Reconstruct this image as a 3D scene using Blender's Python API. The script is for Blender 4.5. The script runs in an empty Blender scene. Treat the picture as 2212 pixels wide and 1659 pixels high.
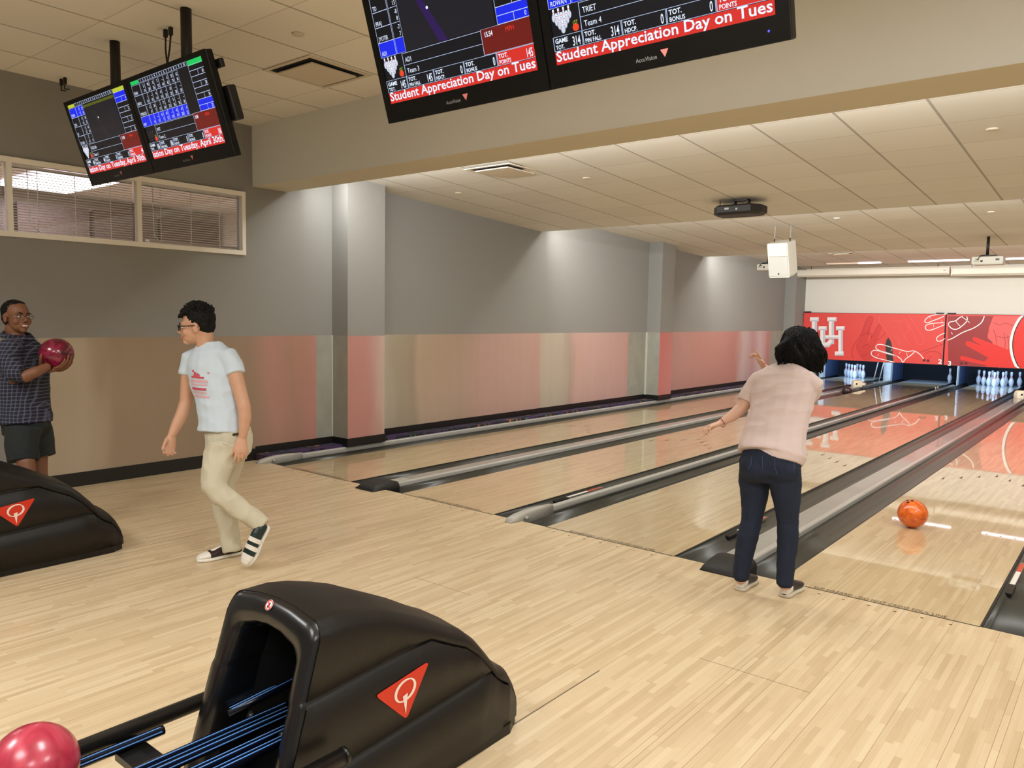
import bpy, bmesh, math, random
from mathutils import Vector, Matrix, noise
from mathutils.bvhtree import BVHTree
SC = bpy.context.scene
COL = SC.collection
random.seed(7)
PI = math.pi

# ------------------------------------------------------------------ camera
F = 1673.07; YAW = .6823; PIT = .0877; ROL = .018
CAM = Vector((6.7489, -4.6106, 1.5772))
_f = Vector((-math.sin(YAW), math.cos(YAW), 0)); _r = Vector((math.cos(YAW), math.sin(YAW), 0)); _u = Vector((0, 0, 1))
_d = _f*math.cos(PIT) - _u*math.sin(PIT); _u2 = _u*math.cos(PIT) + _f*math.sin(PIT)
_r3 = _r*math.cos(ROL) + _u2*math.sin(ROL); _u3 = _u2*math.cos(ROL) - _r*math.sin(ROL)
cd = bpy.data.cameras.new('camera'); cam = bpy.data.objects.new('camera', cd); COL.objects.link(cam)
cam.matrix_world = Matrix(((_r3.x, _u3.x, -_d.x, CAM.x), (_r3.y, _u3.y, -_d.y, CAM.y), (_r3.z, _u3.z, -_d.z, CAM.z), (0, 0, 0, 1)))
cd.sensor_width = 36; cd.lens = F/2212*36; cd.clip_start = .05; cd.clip_end = 100
SC.camera = cam

# ------------------------------------------------------------------ world, view and lights
w = bpy.data.worlds.new('world'); SC.world = w; w.use_nodes = True
w.node_tree.nodes['Background'].inputs[0].default_value = (1, .93, .84, 1)
w.node_tree.nodes['Background'].inputs[1].default_value = .02
SC.view_settings.view_transform = 'Standard'; SC.view_settings.look = 'None'
SC.view_settings.exposure = 0.0; SC.view_settings.gamma = 1.0
SC.view_settings.use_curve_mapping = False

def area(name, loc, target, sx, sy, power, color, spread=180):
    l = bpy.data.lights.new(name, 'AREA'); l.shape = 'RECTANGLE'; l.size = sx; l.size_y = sy
    l.energy = power; l.color = color; l.spread = math.radians(spread)
    o = bpy.data.objects.new(name, l); COL.objects.link(o)
    o.location = loc
    o.rotation_euler = (Vector(target)-Vector(loc)).to_track_quat('-Z', 'Y').to_euler()
    return o
WARM = (.985, 1, 1.0); NEUT = (.99, 1, .985)
# unseen ceiling lamps: troffers over seating and approach, plus an added fill
area('unseen_ceiling_lamp', (8.6, -5.6, 3.40), (8.6, -5.6, 0), 1.2, 1.2, 78, WARM)
area('unseen_ceiling_lamp', (5.2, -5.9, 3.40), (5.2, -5.9, 0), 1.2, 1.2, 72, WARM)
area('unseen_ceiling_lamp', (5.6, -3.1, 3.44), (5.6, -3.1, 0), 1.2, .6, 60, WARM)  # unseen fill lamp added to brighten the beam face
area('unseen_ceiling_lamp', (2.0, -5.6, 3.40), (2.0, -5.6, 0), 1.2, 1.2, 92, WARM, 140)
area('unseen_ceiling_lamp', (9.0, -2.2, 3.40), (9.0, -2.2, 0), 1.2, 1.2, 84, WARM)
# cove lamps hidden behind each step of the ceiling: one row washes the next ceiling length, one faces down on to the lanes
for Y, Z, pw, pd in ((.56, 2.97, 105, 112), (5.06, 2.93, 150, 115), (10.69, 2.94, 170, 125)):
    area('cove_lamp', (5.2, Y, Z), (5.2, Y+4, Z+.1), 10.8, .08, pw, NEUT)
    area('cove_lamp', (5.2, Y+.06, 3.0), (5.2, Y+1.5, 0), 10.8, .12, pd, NEUT)

# ------------------------------------------------------------------ materials
def lin(c):
    return tuple(((v/255.)/12.92 if v <= 10.3 else ((v/255.+.055)/1.055)**2.4) for v in c)
def newmat(name):
    m = bpy.data.materials.new(name); m.use_nodes = True
    nt = m.node_tree; b = nt.nodes['Principled BSDF']
    return m, nt, b
MATS = {}
def mat(name, rgb, rough=.5, metal=0., coat=0., bump=0., bscale=40., emit=None, estr=0., var=0., vscale=6., spec=.5, trans=0.):
    if name in MATS: return MATS[name]
    m, nt, b = newmat(name)
    c = lin(rgb)
    b.inputs['Base Color'].default_value = (*c, 1)
    b.inputs['Roughness'].default_value = rough; b.inputs['Metallic'].default_value = metal
    b.inputs['Coat Weight'].default_value = coat; b.inputs['Coat Roughness'].default_value = .06
    b.inputs['Specular IOR Level'].default_value = spec
    if trans: b.inputs['Transmission Weight'].default_value = trans
    if emit:
        b.inputs['Emission Color'].default_value = (*lin(emit), 1); b.inputs['Emission Strength'].default_value = estr
    tc = nt.nodes.new('ShaderNodeTexCoord')
    if var > 0:
        n = nt.nodes.new('ShaderNodeTexNoise'); n.inputs['Scale'].default_value = vscale; n.inputs['Detail'].default_value = 4
        nt.links.new(tc.outputs['Object'], n.inputs['Vector'])
        mx = nt.nodes.new('ShaderNodeMix'); mx.data_type = 'RGBA'
        mx.inputs[6].default_value = (*[v*(1-var) for v in c], 1); mx.inputs[7].default_value = (*[min(1, v*(1+var)) for v in c], 1)
        nt.links.new(n.outputs['Fac'], mx.inputs[0]); nt.links.new(mx.outputs[2], b.inputs['Base Color'])
    if bump > 0:
        n = nt.nodes.new('ShaderNodeTexNoise'); n.inputs['Scale'].default_value = bscale; n.inputs['Detail'].default_value = 3
        nt.links.new(tc.outputs['Object'], n.inputs['Vector'])
        bp = nt.nodes.new('ShaderNodeBump'); bp.inputs['Strength'].default_value = bump; bp.inputs['Distance'].default_value = .01
        nt.links.new(n.outputs['Fac'], bp.inputs['Height']); nt.links.new(bp.outputs['Normal'], b.inputs['Normal'])
    MATS[name] = m
    return m
class NT:
    """small helper to chain math nodes"""
    def __init__(s, nt): s.nt = nt
    def m(s, op, a, b=None, c=None):
        n = s.nt.nodes.new('ShaderNodeMath'); n.operation = op
        for i, v in enumerate((a, b, c)):
            if v is None: continue
            if isinstance(v, (int, float)): n.inputs[i].default_value = v
            else: s.nt.links.new(v, n.inputs[i])
        return n.outputs[0]
    def pos(s):
        g = s.nt.nodes.new('ShaderNodeNewGeometry'); x = s.nt.nodes.new('ShaderNodeSeparateXYZ')
        s.nt.links.new(g.outputs['Position'], x.inputs[0]); return x.outputs[0], x.outputs[1], x.outputs[2]
    def vec(s, x, y, z=0.):
        n = s.nt.nodes.new('ShaderNodeCombineXYZ')
        for i, v in enumerate((x, y, z)):
            if isinstance(v, (int, float)): n.inputs[i].default_value = v
            else: s.nt.links.new(v, n.inputs[i])
        return n.outputs[0]
    def white(s, v):
        n = s.nt.nodes.new('ShaderNodeTexWhiteNoise'); n.noise_dimensions = '3D'; s.nt.links.new(v, n.inputs['Vector']); return n.outputs['Value']
    def noise(s, v, scale=1., detail=2.):
        n = s.nt.nodes.new('ShaderNodeTexNoise'); n.inputs['Scale'].default_value = scale; n.inputs['Detail'].default_value = detail
        s.nt.links.new(v, n.inputs['Vector']); return n.outputs['Fac']
    def ramp(s, fac, stops, interp='LINEAR'):
        n = s.nt.nodes.new('ShaderNodeValToRGB'); n.color_ramp.interpolation = interp
        e = n.color_ramp.elements
        while len(e) > 1: e.remove(e[-1])
        e[0].position = stops[0][0]; e[0].color = (*lin(stops[0][1]), 1)
        for p_, c_ in stops[1:]:
            k = e.new(p_); k.color = (*lin(c_), 1)
        s.nt.links.new(fac, n.inputs[0]); return n.outputs[0]
    def mix(s, fac, a, b, mode='MIX'):
        n = s.nt.nodes.new('ShaderNodeMix'); n.data_type = 'RGBA'; n.blend_type = mode
        for i, v in ((0, fac), (6, a), (7, b)):
            if isinstance(v, (int, float)): n.inputs[i].default_value = v
            elif isinstance(v, tuple): n.inputs[i].default_value = (*v, 1)
            else: s.nt.links.new(v, n.inputs[i])
        return n.outputs[2]

def wood(name, stops, rough, coat, joints=False, crough=.04, cior=1.5):
    m, nt, b = newmat(name); N = NT(nt); x, y, z = N.pos()
    row = N.m('FLOOR', N.m('DIVIDE', x, .0265))
    off = N.white(N.vec(row, 3.1, 1.7))
    seg = N.m('FLOOR', N.m('ADD', N.m('DIVIDE', y, .34), N.m('MULTIPLY', off, 9.)))
    v = N.white(N.vec(row, seg, .5))
    g = N.noise(N.vec(N.m('MULTIPLY', x, 160.), N.m('MULTIPLY', y, 5.)), 1., 3.)
    big = N.noise(N.vec(N.m('MULTIPLY', x, 30.), N.m('MULTIPLY', y, .9)), 1., 2.)
    t = N.m('ADD', N.m('MULTIPLY', v, .46), N.m('ADD', N.m('MULTIPLY', g, .30), N.m('MULTIPLY', big, .32)))
    c = N.ramp(t, stops)
    # hairline gaps between the strips
    fx = N.m('FRACT', N.m('DIVIDE', x, .0265)); gap = N.m('LESS_THAN', fx, .045)
    c = N.mix(N.m('MULTIPLY', gap, .22), c, lin((120, 84, 48)))
    pair = N.m('GREATER_THAN', N.white(N.vec(N.m('ROUND', N.m('DIVIDE', x, .0265)), 8.8, 2.2)), .80)
    near = N.m('MAXIMUM', N.m('LESS_THAN', fx, .055), N.m('GREATER_THAN', fx, .965))
    c = N.mix(N.m('MULTIPLY', N.m('MULTIPLY', pair, near), .55), c, lin((122, 92, 56)))
    if joints:
        for X in (1.66, 4.96):
            d = N.m('LESS_THAN', N.m('ABSOLUTE', N.m('SUBTRACT', x, X)), .0026)
            k = N.m('MULTIPLY', d, N.m('LESS_THAN', y, -1.75))
            c = N.mix(N.m('MULTIPLY', k, .9), c, lin((35, 26, 18)))
        for (x0, x1, Y) in ((3.45, 3.9, -1.44), (5.24, 5.75, -1.33), (5.9, 6.6, -2.6)):
            d = N.m('LESS_THAN', N.m('ABSOLUTE', N.m('SUBTRACT', y, Y)), .003)
            k = N.m('MULTIPLY', N.m('MULTIPLY', d, N.m('GREATER_THAN', x, x0)), N.m('LESS_THAN', x, x1))
            c = N.mix(N.m('MULTIPLY', k, .55), c, lin((80, 58, 36)))
    nt.links.new(c, b.inputs['Base Color'])
    b.inputs['Roughness'].default_value = rough
    b.inputs['Coat Weight'].default_value = coat; b.inputs['Coat Roughness'].default_value = crough; b.inputs['Coat IOR'].default_value = cior
    MATS[name] = m; return m
M_APPR = wood('approach_wood', [(.15, (192, 166, 128)), (.5, (212, 188, 150)), (.85, (224, 204, 168))], .34, .25, True, .16)
M_LANE = wood('lane_wood', [(.2, (192, 166, 124)), (.5, (206, 182, 140)), (.85, (218, 197, 156))], .30, 1., False, .025, 1.62)

def tilemat(name, x0, y0, rgb):
    m, nt, b = newmat(name); N = NT(nt); x, y, z = N.pos()
    u = N.m('DIVIDE', N.m('SUBTRACT', x, x0), .61); v = N.m('DIVIDE', N.m('SUBTRACT', y, y0), .61)
    lx = N.m('LESS_THAN', N.m('ABSOLUTE', N.m('SUBTRACT', N.m('FRACT', N.m('ADD', u, .5)), .5)), .016)
    ly = N.m('LESS_THAN', N.m('ABSOLUTE', N.m('SUBTRACT', N.m('FRACT', N.m('ADD', v, .5)), .5)), .007)
    val = N.white(N.vec(N.m('FLOOR', u), N.m('FLOOR', v), 2.))
    c = N.mix(val, lin(tuple(k-4 for k in rgb)), lin(tuple(k+4 for k in rgb)))
    sp = N.noise(N.vec(N.m('MULTIPLY', x, 90.), N.m('MULTIPLY', y, 90.)), 1., 2.)
    c = N.mix(N.m('MULTIPLY', sp, .10), c, lin((150, 145, 135)))
    c = N.mix(N.m('MULTIPLY', lx, .55), c, lin((104, 88, 68)))
    c = N.mix(N.m('MULTIPLY', ly, .35), c, lin((120, 102, 80)))
    nt.links.new(c, b.inputs['Base Color']); b.inputs['Roughness'].default_value = .9
    MATS[name] = m; return m
M_TILE0 = tilemat('ceiling_tile_front', .04, -.40, (238, 231, 218))
M_TILE1 = tilemat('ceiling_tile_lanes', .02, .69, (226, 220, 208))

def muralmat():
    m, nt, b = newmat('painted_mural'); N = NT(nt); x, y, z = N.pos()
    n1 = N.noise(N.vec(N.m('MULTIPLY', y, 2.2), N.m('MULTIPLY', z, .7)), 1., 3.)
    t = N.m('DIVIDE', N.m('ADD', N.m('ADD', y, 2.1), N.m('MULTIPLY', N.m('SUBTRACT', n1, .5), .55)), 18.)
    P = lambda yy: (yy+2.1)/18.
    c = N.ramp(t, [(P(-2.05), (184, 169, 143)), (P(-1.7), (191, 177, 152)), (P(-1.45), (162, 143, 117)), (P(-.5), (153, 133, 109)), (P(-.05), (157, 132, 109)),
        (P(.2), (183, 137, 122)), (P(.5), (173, 132, 114)), (P(.8), (190, 135, 123)), (P(1.3), (191, 135, 128)), (P(1.75), (202, 194, 177)), (P(2.0), (174, 162, 139)), (P(2.35), (167, 153, 130)),
        (P(2.45), (189, 167, 144)), (P(3.2), (183, 158, 138)), (P(3.6), (195, 160, 147)), (P(4.6), (199, 164, 151)), (P(4.95), (198, 160, 146)), (P(5.02), (196, 184, 166)), (P(5.65), (192, 180, 162)), (P(5.80), (176, 156, 142)), (P(5.9), (206, 168, 156)), (P(6.3), (206, 170, 160)), (P(7.5), (203, 163, 156)),
        (P(8.4), (207, 117, 113)), (P(9.2), (194, 146, 139)), (P(10.6), (190, 138, 128)), (P(12.4), (178, 123, 114)), (P(12.9), (194, 173, 171)), (P(13.4), (186, 145, 145)), (P(13.9), (208, 185, 187)), (P(14.4), (192, 137, 134))])
    s = N.noise(N.vec(N.m('MULTIPLY', y, 9.), N.m('MULTIPLY', z, 1.1)), 1., 4.)
    c = N.mix(N.m('MULTIPLY', s, .22), c, lin((150, 120, 110)))
    nt.links.new(c, b.inputs['Base Color']); b.inputs['Roughness'].default_value = .55
    MATS['painted_mural'] = m; return m
M_MURAL = muralmat()
def carpetmat():
    m, nt, b = newmat('patterned_carpet'); N = NT(nt); x, y, z = N.pos()
    vec = N.vec(N.m('MULTIPLY', x, 5.), N.m('MULTIPLY', y, 2.4), 0.)
    a = N.noise(vec, 1., 2.); c0 = N.noise(N.vec(N.m('MULTIPLY', x, 4.), N.m('MULTIPLY', y, 3.1), 9.), 1., 1.)
    c = N.ramp(a, [(0., (38, 34, 44)), (.44, (40, 36, 48)), (.46, (74, 50, 92)), (.51, (70, 48, 88)), (.53, (36, 34, 44)), (.62, (40, 38, 46)), (.64, (150, 70, 50)), (.655, (180, 130, 106)), (.67, (40, 38, 46))], 'CONSTANT')
    d = N.ramp(c0, [(0., (0, 0, 0)), (.34, (44, 48, 96)), (.37, (0, 0, 0)), (.58, (66, 108, 84)), (.60, (0, 0, 0))], 'CONSTANT')
    c = N.mix(1., c, d, 'LIGHTEN')
    nt.links.new(c, b.inputs['Base Color']); b.inputs['Roughness'].default_value = .95
    MATS['patterned_carpet'] = m; return m
M_CARPET = carpetmat()
M_GREYP = mat('grey_wall_paint', (143, 141, 136), .75, bump=.05, bscale=120)
M_CONC = mat('grey_concrete', (158, 156, 144), .7, var=.22, vscale=5, bump=.08)
M_BEAM = mat('beam_paint', (226, 227, 224), .8)
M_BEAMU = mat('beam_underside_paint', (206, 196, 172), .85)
M_WHITE = mat('white_paint', (244, 238, 226), .6)
M_BLK = mat('black_vinyl', (20, 18, 17), .45)
M_GUT = mat('dark_grey_gutter', (62, 61, 55), .27, var=.12, vscale=3)
M_CAP = mat('grey_cap', (158, 156, 149), .26, coat=.5, var=.08)
M_RAIL = mat('grey_rail', (182, 180, 173), .26, coat=.6)
M_RUB = mat('black_rubber', (30, 28, 26), .6, bump=.3, bscale=30)
M_PLA = mat('grey_plastic', (176, 173, 164), .35)
M_DARK = mat('dark_void', (10, 10, 12), .9)

# ------------------------------------------------------------------ mesh helpers
def link(name, me, parent=None):
    o = bpy.data.objects.new(name, me); COL.objects.link(o)
    if parent: o.parent = parent
    return o
class MB:
    def __init__(s): s.v = []; s.f = []; s.mi = []; s.mats = []; s.sm = []
    def mid(s, m):
        if m not in s.mats: s.mats.append(m)
        return s.mats.index(m)
    def add(s, vs, fs, m, smooth=False):
        k = len(s.v); s.v += [tuple(v) for v in vs]; i = s.mid(m)
        for f in fs: s.f.append(tuple(a+k for a in f)); s.mi.append(i); s.sm.append(smooth)
    def box(s, a, b, m):
        x0, y0, z0 = a; x1, y1, z1 = b
        s.add([(x0,y0,z0),(x1,y0,z0),(x1,y1,z0),(x0,y1,z0),(x0,y0,z1),(x1,y0,z1),(x1,y1,z1),(x0,y1,z1)],
              [(0,3,2,1),(4,5,6,7),(0,1,5,4),(1,2,6,5),(2,3,7,6),(3,0,4,7)], m)
    def boxm(s, a, b, mtx, m):
        k = len(s.v); s.box(a, b, m)
        for i in range(k, len(s.v)): s.v[i] = tuple(mtx @ Vector(s.v[i]))
    def quad(s, p, m): s.add(p, [tuple(range(len(p)))], m)
    def prism(s, pts, y0, y1, m, axis='y', smooth=False):
        """pts: outline in (x,z) for axis y, (y,z) for axis x, (x,y) for axis z"""
        n = len(pts)
        def P(p, t): return (p[0], t, p[1]) if axis == 'y' else ((t, p[0], p[1]) if axis == 'x' else (p[0], p[1], t))
        vs = [P(p, y0) for p in pts]+[P(p, y1) for p in pts]
        fs = [(i, (i+1) % n, n+(i+1) % n, n+i) for i in range(n)]
        s.add(vs, fs, m, smooth); s.add(vs, [tuple(range(n))[::-1], tuple(range(n, 2*n))], m)
    def rings(s, rs, m, closed=True, caps=True, smooth=True):
        n = len(rs[0]); vs = [v for r in rs for v in r]; fs = []
        for j in range(len(rs)-1):
            for i in range(n if closed else n-1):
                a, b_ = j*n+i, j*n+(i+1) % n; fs.append((a, b_, b_+n, a+n))
        if caps:
            fs.append(tuple(range(n))[::-1]); fs.append(tuple(range((len(rs)-1)*n, len(rs)*n)))
        s.add(vs, fs, m, smooth)
    def tube(s, path, r, m, n=10, caps=True):
        path = [Vector(p) for p in path]; rs = []
        rr = r if isinstance(r, (list, tuple)) else [r]*len(path)
        prev = None
        for i, p in enumerate(path):
            t = (path[min(i+1, len(path)-1)]-path[max(i-1, 0)]).normalized()
            if prev is None: prev = t.orthogonal().normalized()
            a = (prev-t*prev.dot(t)).normalized(); prev = a; b_ = t.cross(a)
            rs.append([p+(a*math.cos(2*PI*k/n)+b_*math.sin(2*PI*k/n))*rr[i] for k in range(n)])
        s.rings(rs, m, caps=caps)
    def lathe(s, prof, c, m, n=24, mfun=None):
        c = Vector(c); rs = [[c+Vector((r*math.cos(2*PI*k/n), r*math.sin(2*PI*k/n), z)) for k in range(n)] for r, z in prof]
        if mfun is None: s.rings(rs, m); return
        for j in range(len(rs)-1):
            s.rings(rs[j:j+2], mfun(.5*(prof[j][1]+prof[j+1][1])), caps=False)
    def sphere(s, c, r, m, n=24, k=14, sc=(1, 1, 1), rot=None):
        c = Vector(c); rs = []
        for j in range(k+1):
            th = PI*j/k; rr = max(math.sin(th), .002)
            ring = []
            for i in range(n):
                v = Vector((rr*math.cos(2*PI*i/n)*r*sc[0], rr*math.sin(2*PI*i/n)*r*sc[1], -math.cos(th)*r*sc[2]))
                if rot: v = rot @ v
                ring.append(c+v)
            rs.append(ring)
        s.rings(rs, m)
    def text(s, txt, mtx, size, m, align='LEFT', sx=1., depth=0., bold=0., fit=0.):
        cu = bpy.data.curves.new('t', 'FONT'); cu.body = txt; cu.size = size; cu.align_x = align; cu.resolution_u = 2
        cu.extrude = depth; cu.offset = bold
        o = bpy.data.objects.new('t', cu); me = bpy.data.meshes.new_from_object(o)
        if fit: xs = [v.co.x for v in me.vertices]; sx = fit/(max(xs)-min(xs))
        S = Matrix.Diagonal((sx, 1, 1, 1))
        s.add([mtx @ S @ v.co for v in me.vertices], [tuple(p.vertices) for p in me.polygons], m)
        bpy.data.objects.remove(o); bpy.data.curves.remove(cu); bpy.data.meshes.remove(me)
    def build(s, name, parent=None, bevel=0., seg=2, autos=False):
        me = bpy.data.meshes.new(name); me.from_pydata(s.v, [], s.f)
        for m in s.mats: me.materials.append(m)
        for p, i, q in zip(me.polygons, s.mi, s.sm): p.material_index = i; p.use_smooth = q
        me.update()
        if bevel > 0:
            bm = bmesh.new(); bm.from_mesh(me); bmesh.ops.remove_doubles(bm, verts=bm.verts, dist=1e-5)
            es = [e for e in bm.edges if len(e.link_faces) == 2 and e.calc_face_angle(0) > .6]
            if es: bmesh.ops.bevel(bm, geom=es, offset=bevel, segments=seg, profile=.5, affect='EDGES', clamp_overlap=True)
            bm.to_mesh(me); bm.free()
        return link(name, me, parent)
def struct(o): o['kind'] = 'structure'; return o
def tag(o, label, cat, group=None, kind=None):
    o['label'] = label; o['category'] = cat
    if group: o['group'] = group
    if kind: o['kind'] = kind
    return o
def thing(name, label, cat, loc=(0, 0, 0), group=None, rz=0.):
    o = bpy.data.objects.new(name, None); COL.objects.link(o); o.location = loc; o.rotation_euler.z = rz
    o.empty_display_size = .1
    return tag(o, label, cat, group)
def setparent(root, objs):
    """parts built in world coordinates go under a root that stands at the thing's base"""
    inv = Matrix.LocRotScale(root.location, root.rotation_euler, None).inverted()
    for o in objs: o.parent = root; o.matrix_parent_inverse = inv

# ================================================================== THE ROOM
XW = -.5                       # left wall plane
XR = 11.0; YB = -9.0; YM = 16.05
W = 1.054
L0 = [0., 1.772, 3.36, 5.132, 6.72, 8.492]           # left edge of each lane
ZC = 3.47
b = MB(); b.box((XW-.1, YB, -.15), (XR, 0, 0), M_APPR); struct(b.build('floor'))
# base slab under the lanes
b = MB(); b.box((XW-.1, .0, -.25), (XR, 20.2, -.13), M_DARK); struct(b.build('floor_slab'))
# left wall: openings for the high strip window
WY0, WY1, WZ0, WZ1 = -4.4, -.10, 2.15, 2.79
MJ = 1.318
def wall_piece(y0, y1, z0, z1, m): 
    return (y0, y1, z0, z1, m)
b = MB()
for y0, y1, z0, z1, m in [(YB, WY0, MJ, 3.6, M_GREYP), (WY1, 20.2, MJ, 3.6, M_GREYP), (WY0, WY1, WZ1, 3.6, M_GREYP), (WY0, WY1, MJ, WZ0, M_GREYP),
        (YB, -2.06, -.15, MJ, M_GREYP), (-2.06, .785, -.15, MJ, M_MURAL), (.785, 1.3, -.15, MJ, M_CONC), (1.3, 7.64, -.15, MJ, M_MURAL),
        (7.64, 8.5, -.15, MJ, M_CONC), (8.5, 14.54, -.15, MJ, M_MURAL), (14.54, 20.2, -.15, MJ, M_CONC)]:
    b.box((XW-.14, y0, z0), (XW, y1, z1), m)
struct(b.build('wall_left'))
b = MB(); b.box((XR, YB, -.15), (XR+.1, 20.2, 3.6), M_GREYP); struct(b.build('wall_right'))
b = MB(); b.box((XW-.1, YB-.1, -.15), (XR+.1, YB, 3.6), M_GREYP); struct(b.build('wall_back'))
b = MB(); b.box((XW-.1, 20.2, -.25), (XR+.1, 20.3, 3.6), M_DARK); struct(b.build('wall_front'))
# ceilings: flat front part, down-stand beam, then three falling lengths with a step between them
b = MB(); b.box((XW-.1, YB, ZC), (XR, .02, ZC+.08), M_TILE0); struct(b.build('ceiling'))
b = MB()
b.quad([(XW, 0, 2.86), (XR, 0, 2.86), (XR, 0, ZC), (XW, 0, ZC)], M_BEAM)
b.quad([(XW, 0, 2.86), (XW, .42, 2.86), (XR, .42, 2.86), (XR, 0, 2.86)], M_BEAMU)
b.quad([(XW, .42, 2.86), (XW, .42, ZC), (XR, .42, ZC), (XR, .42, 2.86)], M_BEAM)
b.quad([(XW, 0, ZC), (XR, 0, ZC), (XR, .42, ZC), (XW, .42, ZC)], M_BEAM)
b.quad([(XW, 0, 2.86), (XW, 0, ZC), (XW, .42, ZC), (XW, .42, 2.86)], M_BEAM); b.quad([(XR, 0, 2.86), (XR, .42, 2.86), (XR, .42, ZC), (XR, 0, ZC)], M_BEAM)
struct(b.build('ceiling_beam'))
PAN = [(.42, 4.97, 3.126, 2.866), (4.97, 10.6, 3.138, 2.879), (10.6, 17.4, 3.137, 2.886)]
for i, (y0, y1, z0, z1) in enumerate(PAN):
    b = MB(); b.prism([(y0, z0), (y1, z1), (y1, z1+.05), (y0, z0+.05)], XW, XR, M_TILE1, axis='x')
    b.box((XW, y1-.015, z1), (XR, y1, 3.2), M_BEAM)
    struct(b.build('ceiling_panel'))
b = MB(); b.box((XW-.1, .1, 3.5), (XR, 20.2, 3.58), M_DARK); struct(b.build('ceiling_void'))
# columns
COLS = [(1.01, 1.56), (8.30, 8.80), (15.40, 16.0)]
XC = -.22
for i, (y0, y1) in enumerate(COLS):
    b = MB()
    b.box((XW-.02, y0, MJ), (XC, y1, 3.2), M_GREYP)
    x0, x1 = XW-.02, XC
    z0, z1 = .06, MJ
    b.quad([(x0, y0, z0), (x1, y0, z0), (x1, y0, z1), (x0, y0, z1)], M_CONC)
    b.quad([(x1, y0, z0), (x1, y1, z0), (x1, y1, z1), (x1, y0, z1)], M_MURAL if i < 2 else M_CONC)
    b.quad([(x1, y1, z0), (x0, y1, z0), (x0, y1, z1), (x1, y1, z1)], M_CONC)
    b.box((x0, y0-.008, .05), (x1+.008, y1+.008, .145), M_BLK)
    struct(b.build('wall_column'))
b = MB(); b.box((XW, .995, .14), (XW+.012, 1.01, MJ), mat('painted_corner_glint', (196, 196, 180), .6)); b.box((XW, 8.27, .14), (XW+.03, 8.30, MJ), mat('painted_corner_glint', (196, 196, 180), .6)); struct(b.build('corner_glint_strips'))  # pale strips stand in for light reflected in the column corners
b = MB(); b.box((XW, YB, 0), (XW+.012, -.0, .124), M_BLK); b.box((XW, 0, .05), (XW+.012, 1.0, .145), M_BLK); b.box((XW, 1.57, .05), (XW+.012, 16.0, .15), M_BLK); struct(b.build('baseboard_left'))
# carpet ledge beside the first lane, then the wall above the masking units
b = MB(); b.box((XW, .0, -.13), (-.30, 16.0, .068), M_CARPET); struct(b.build('floor_carpet'))
b = MB(); b.box((XC, 16.10, 1.80), (XR, 16.18, 3.2), mat('projection_wall_paint', (230, 226, 216), .8)); struct(b.build('wall_masking'))
b = MB(); b.box((XW, 16.0, -.1), (XC, 16.2, 3.2), M_GREYP); b.box((XW, 16.05, -.1), (XC+.01, 16.10, 3.2), M_GREYP); struct(b.build('wall_return'))
for k in range(-0, 1): pass

# window in the left wall with the office behind it
b = MB()
fr = M_WHITE; t = .045
b.box((XW-.03, WY0, WZ0), (XW+.03, WY1, WZ0+t), fr); b.box((XW-.03, WY0, WZ1-t), (XW+.03, WY1, WZ1), fr)
MUL = [WY0+.02, -3.26, -2.235, -1.185, WY1-.02]
for y in MUL: b.box((XW-.03, y-.02, WZ0+t), (XW+.03, y+.02, WZ1-t), fr)
win = struct(b.build('window_1'))
g = MB(); gm = mat('clear_glass', (255, 255, 255), 0., trans=1., spec=.5)
for y0, y1 in zip(MUL[:-1], MUL[1:]): g.box((XW-.008, y0+.02, WZ0+t), (XW-.004, y1-.02, WZ1-t), gm)
g.build('window_glass', win)
SLAT = mat('cream_blind_slat', (244, 240, 230), .5)
for i, (y0, y1) in enumerate(zip(MUL[:-1], MUL[1:])):
    y0 += .03; y1 -= .03
    lab = ['cream slatted blind in the hidden end pane of the high window', 'cream slatted blind at the frame edge of the high window', 'cream slatted blind in the high window pane in front of the bright ceiling panel', 'cream slatted blind in the high window pane nearest the grey beam'][i]
    root = thing('venetian_blind', lab, 'blind', (XW-.055, (y0+y1)/2, WZ0+.05), 'blinds in the high window')
    s = MB(); n = 24
    for k in range(n):
        z = WZ0+.06+k*(WZ1-WZ0-.13)/(n-1); a = math.radians(24); dx, dz = .0118*math.cos(a), .0115*math.sin(a)
        x = XW-.055
        s.add([(x-dx, y0, z+dz), (x+dx, y0, z-dz), (x+dx, y1, z-dz), (x-dx, y1, z+dz), (x-dx, y0, z+dz+.001), (x+dx, y0, z-dz+.001), (x+dx, y1, z-dz+.001), (x-dx, y1, z+dz+.001)],
              [(0,1,2,3), (7,6,5,4), (0,4,5,1), (2,6,7,3), (1,5,6,2), (3,7,4,0)], SLAT)
    r_ = MB(); r_.box((XW-.07, y0, WZ1-.065), (XW-.04, y1, WZ1-.046), SLAT)
    cs = []
    for q in (.2, .5, .8):
        c = MB(); y = y0+(y1-y0)*q; c.box((XW-.044, y-.003, WZ0+.05), (XW-.041, y+.003, WZ1-.05), SLAT); cs.append(c.build('cord'))
    wd = MB(); wd.tube([(XW-.036, y0+.12, WZ1-.06), (XW-.034, y0+.13, WZ0+.12), (XW-.034, y0+.2, WZ0+.06)], .004, SLAT, 6)
    setparent(root, [s.build('slats'), r_.build('head_rail'), *cs, wd.build('wand')])
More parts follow.
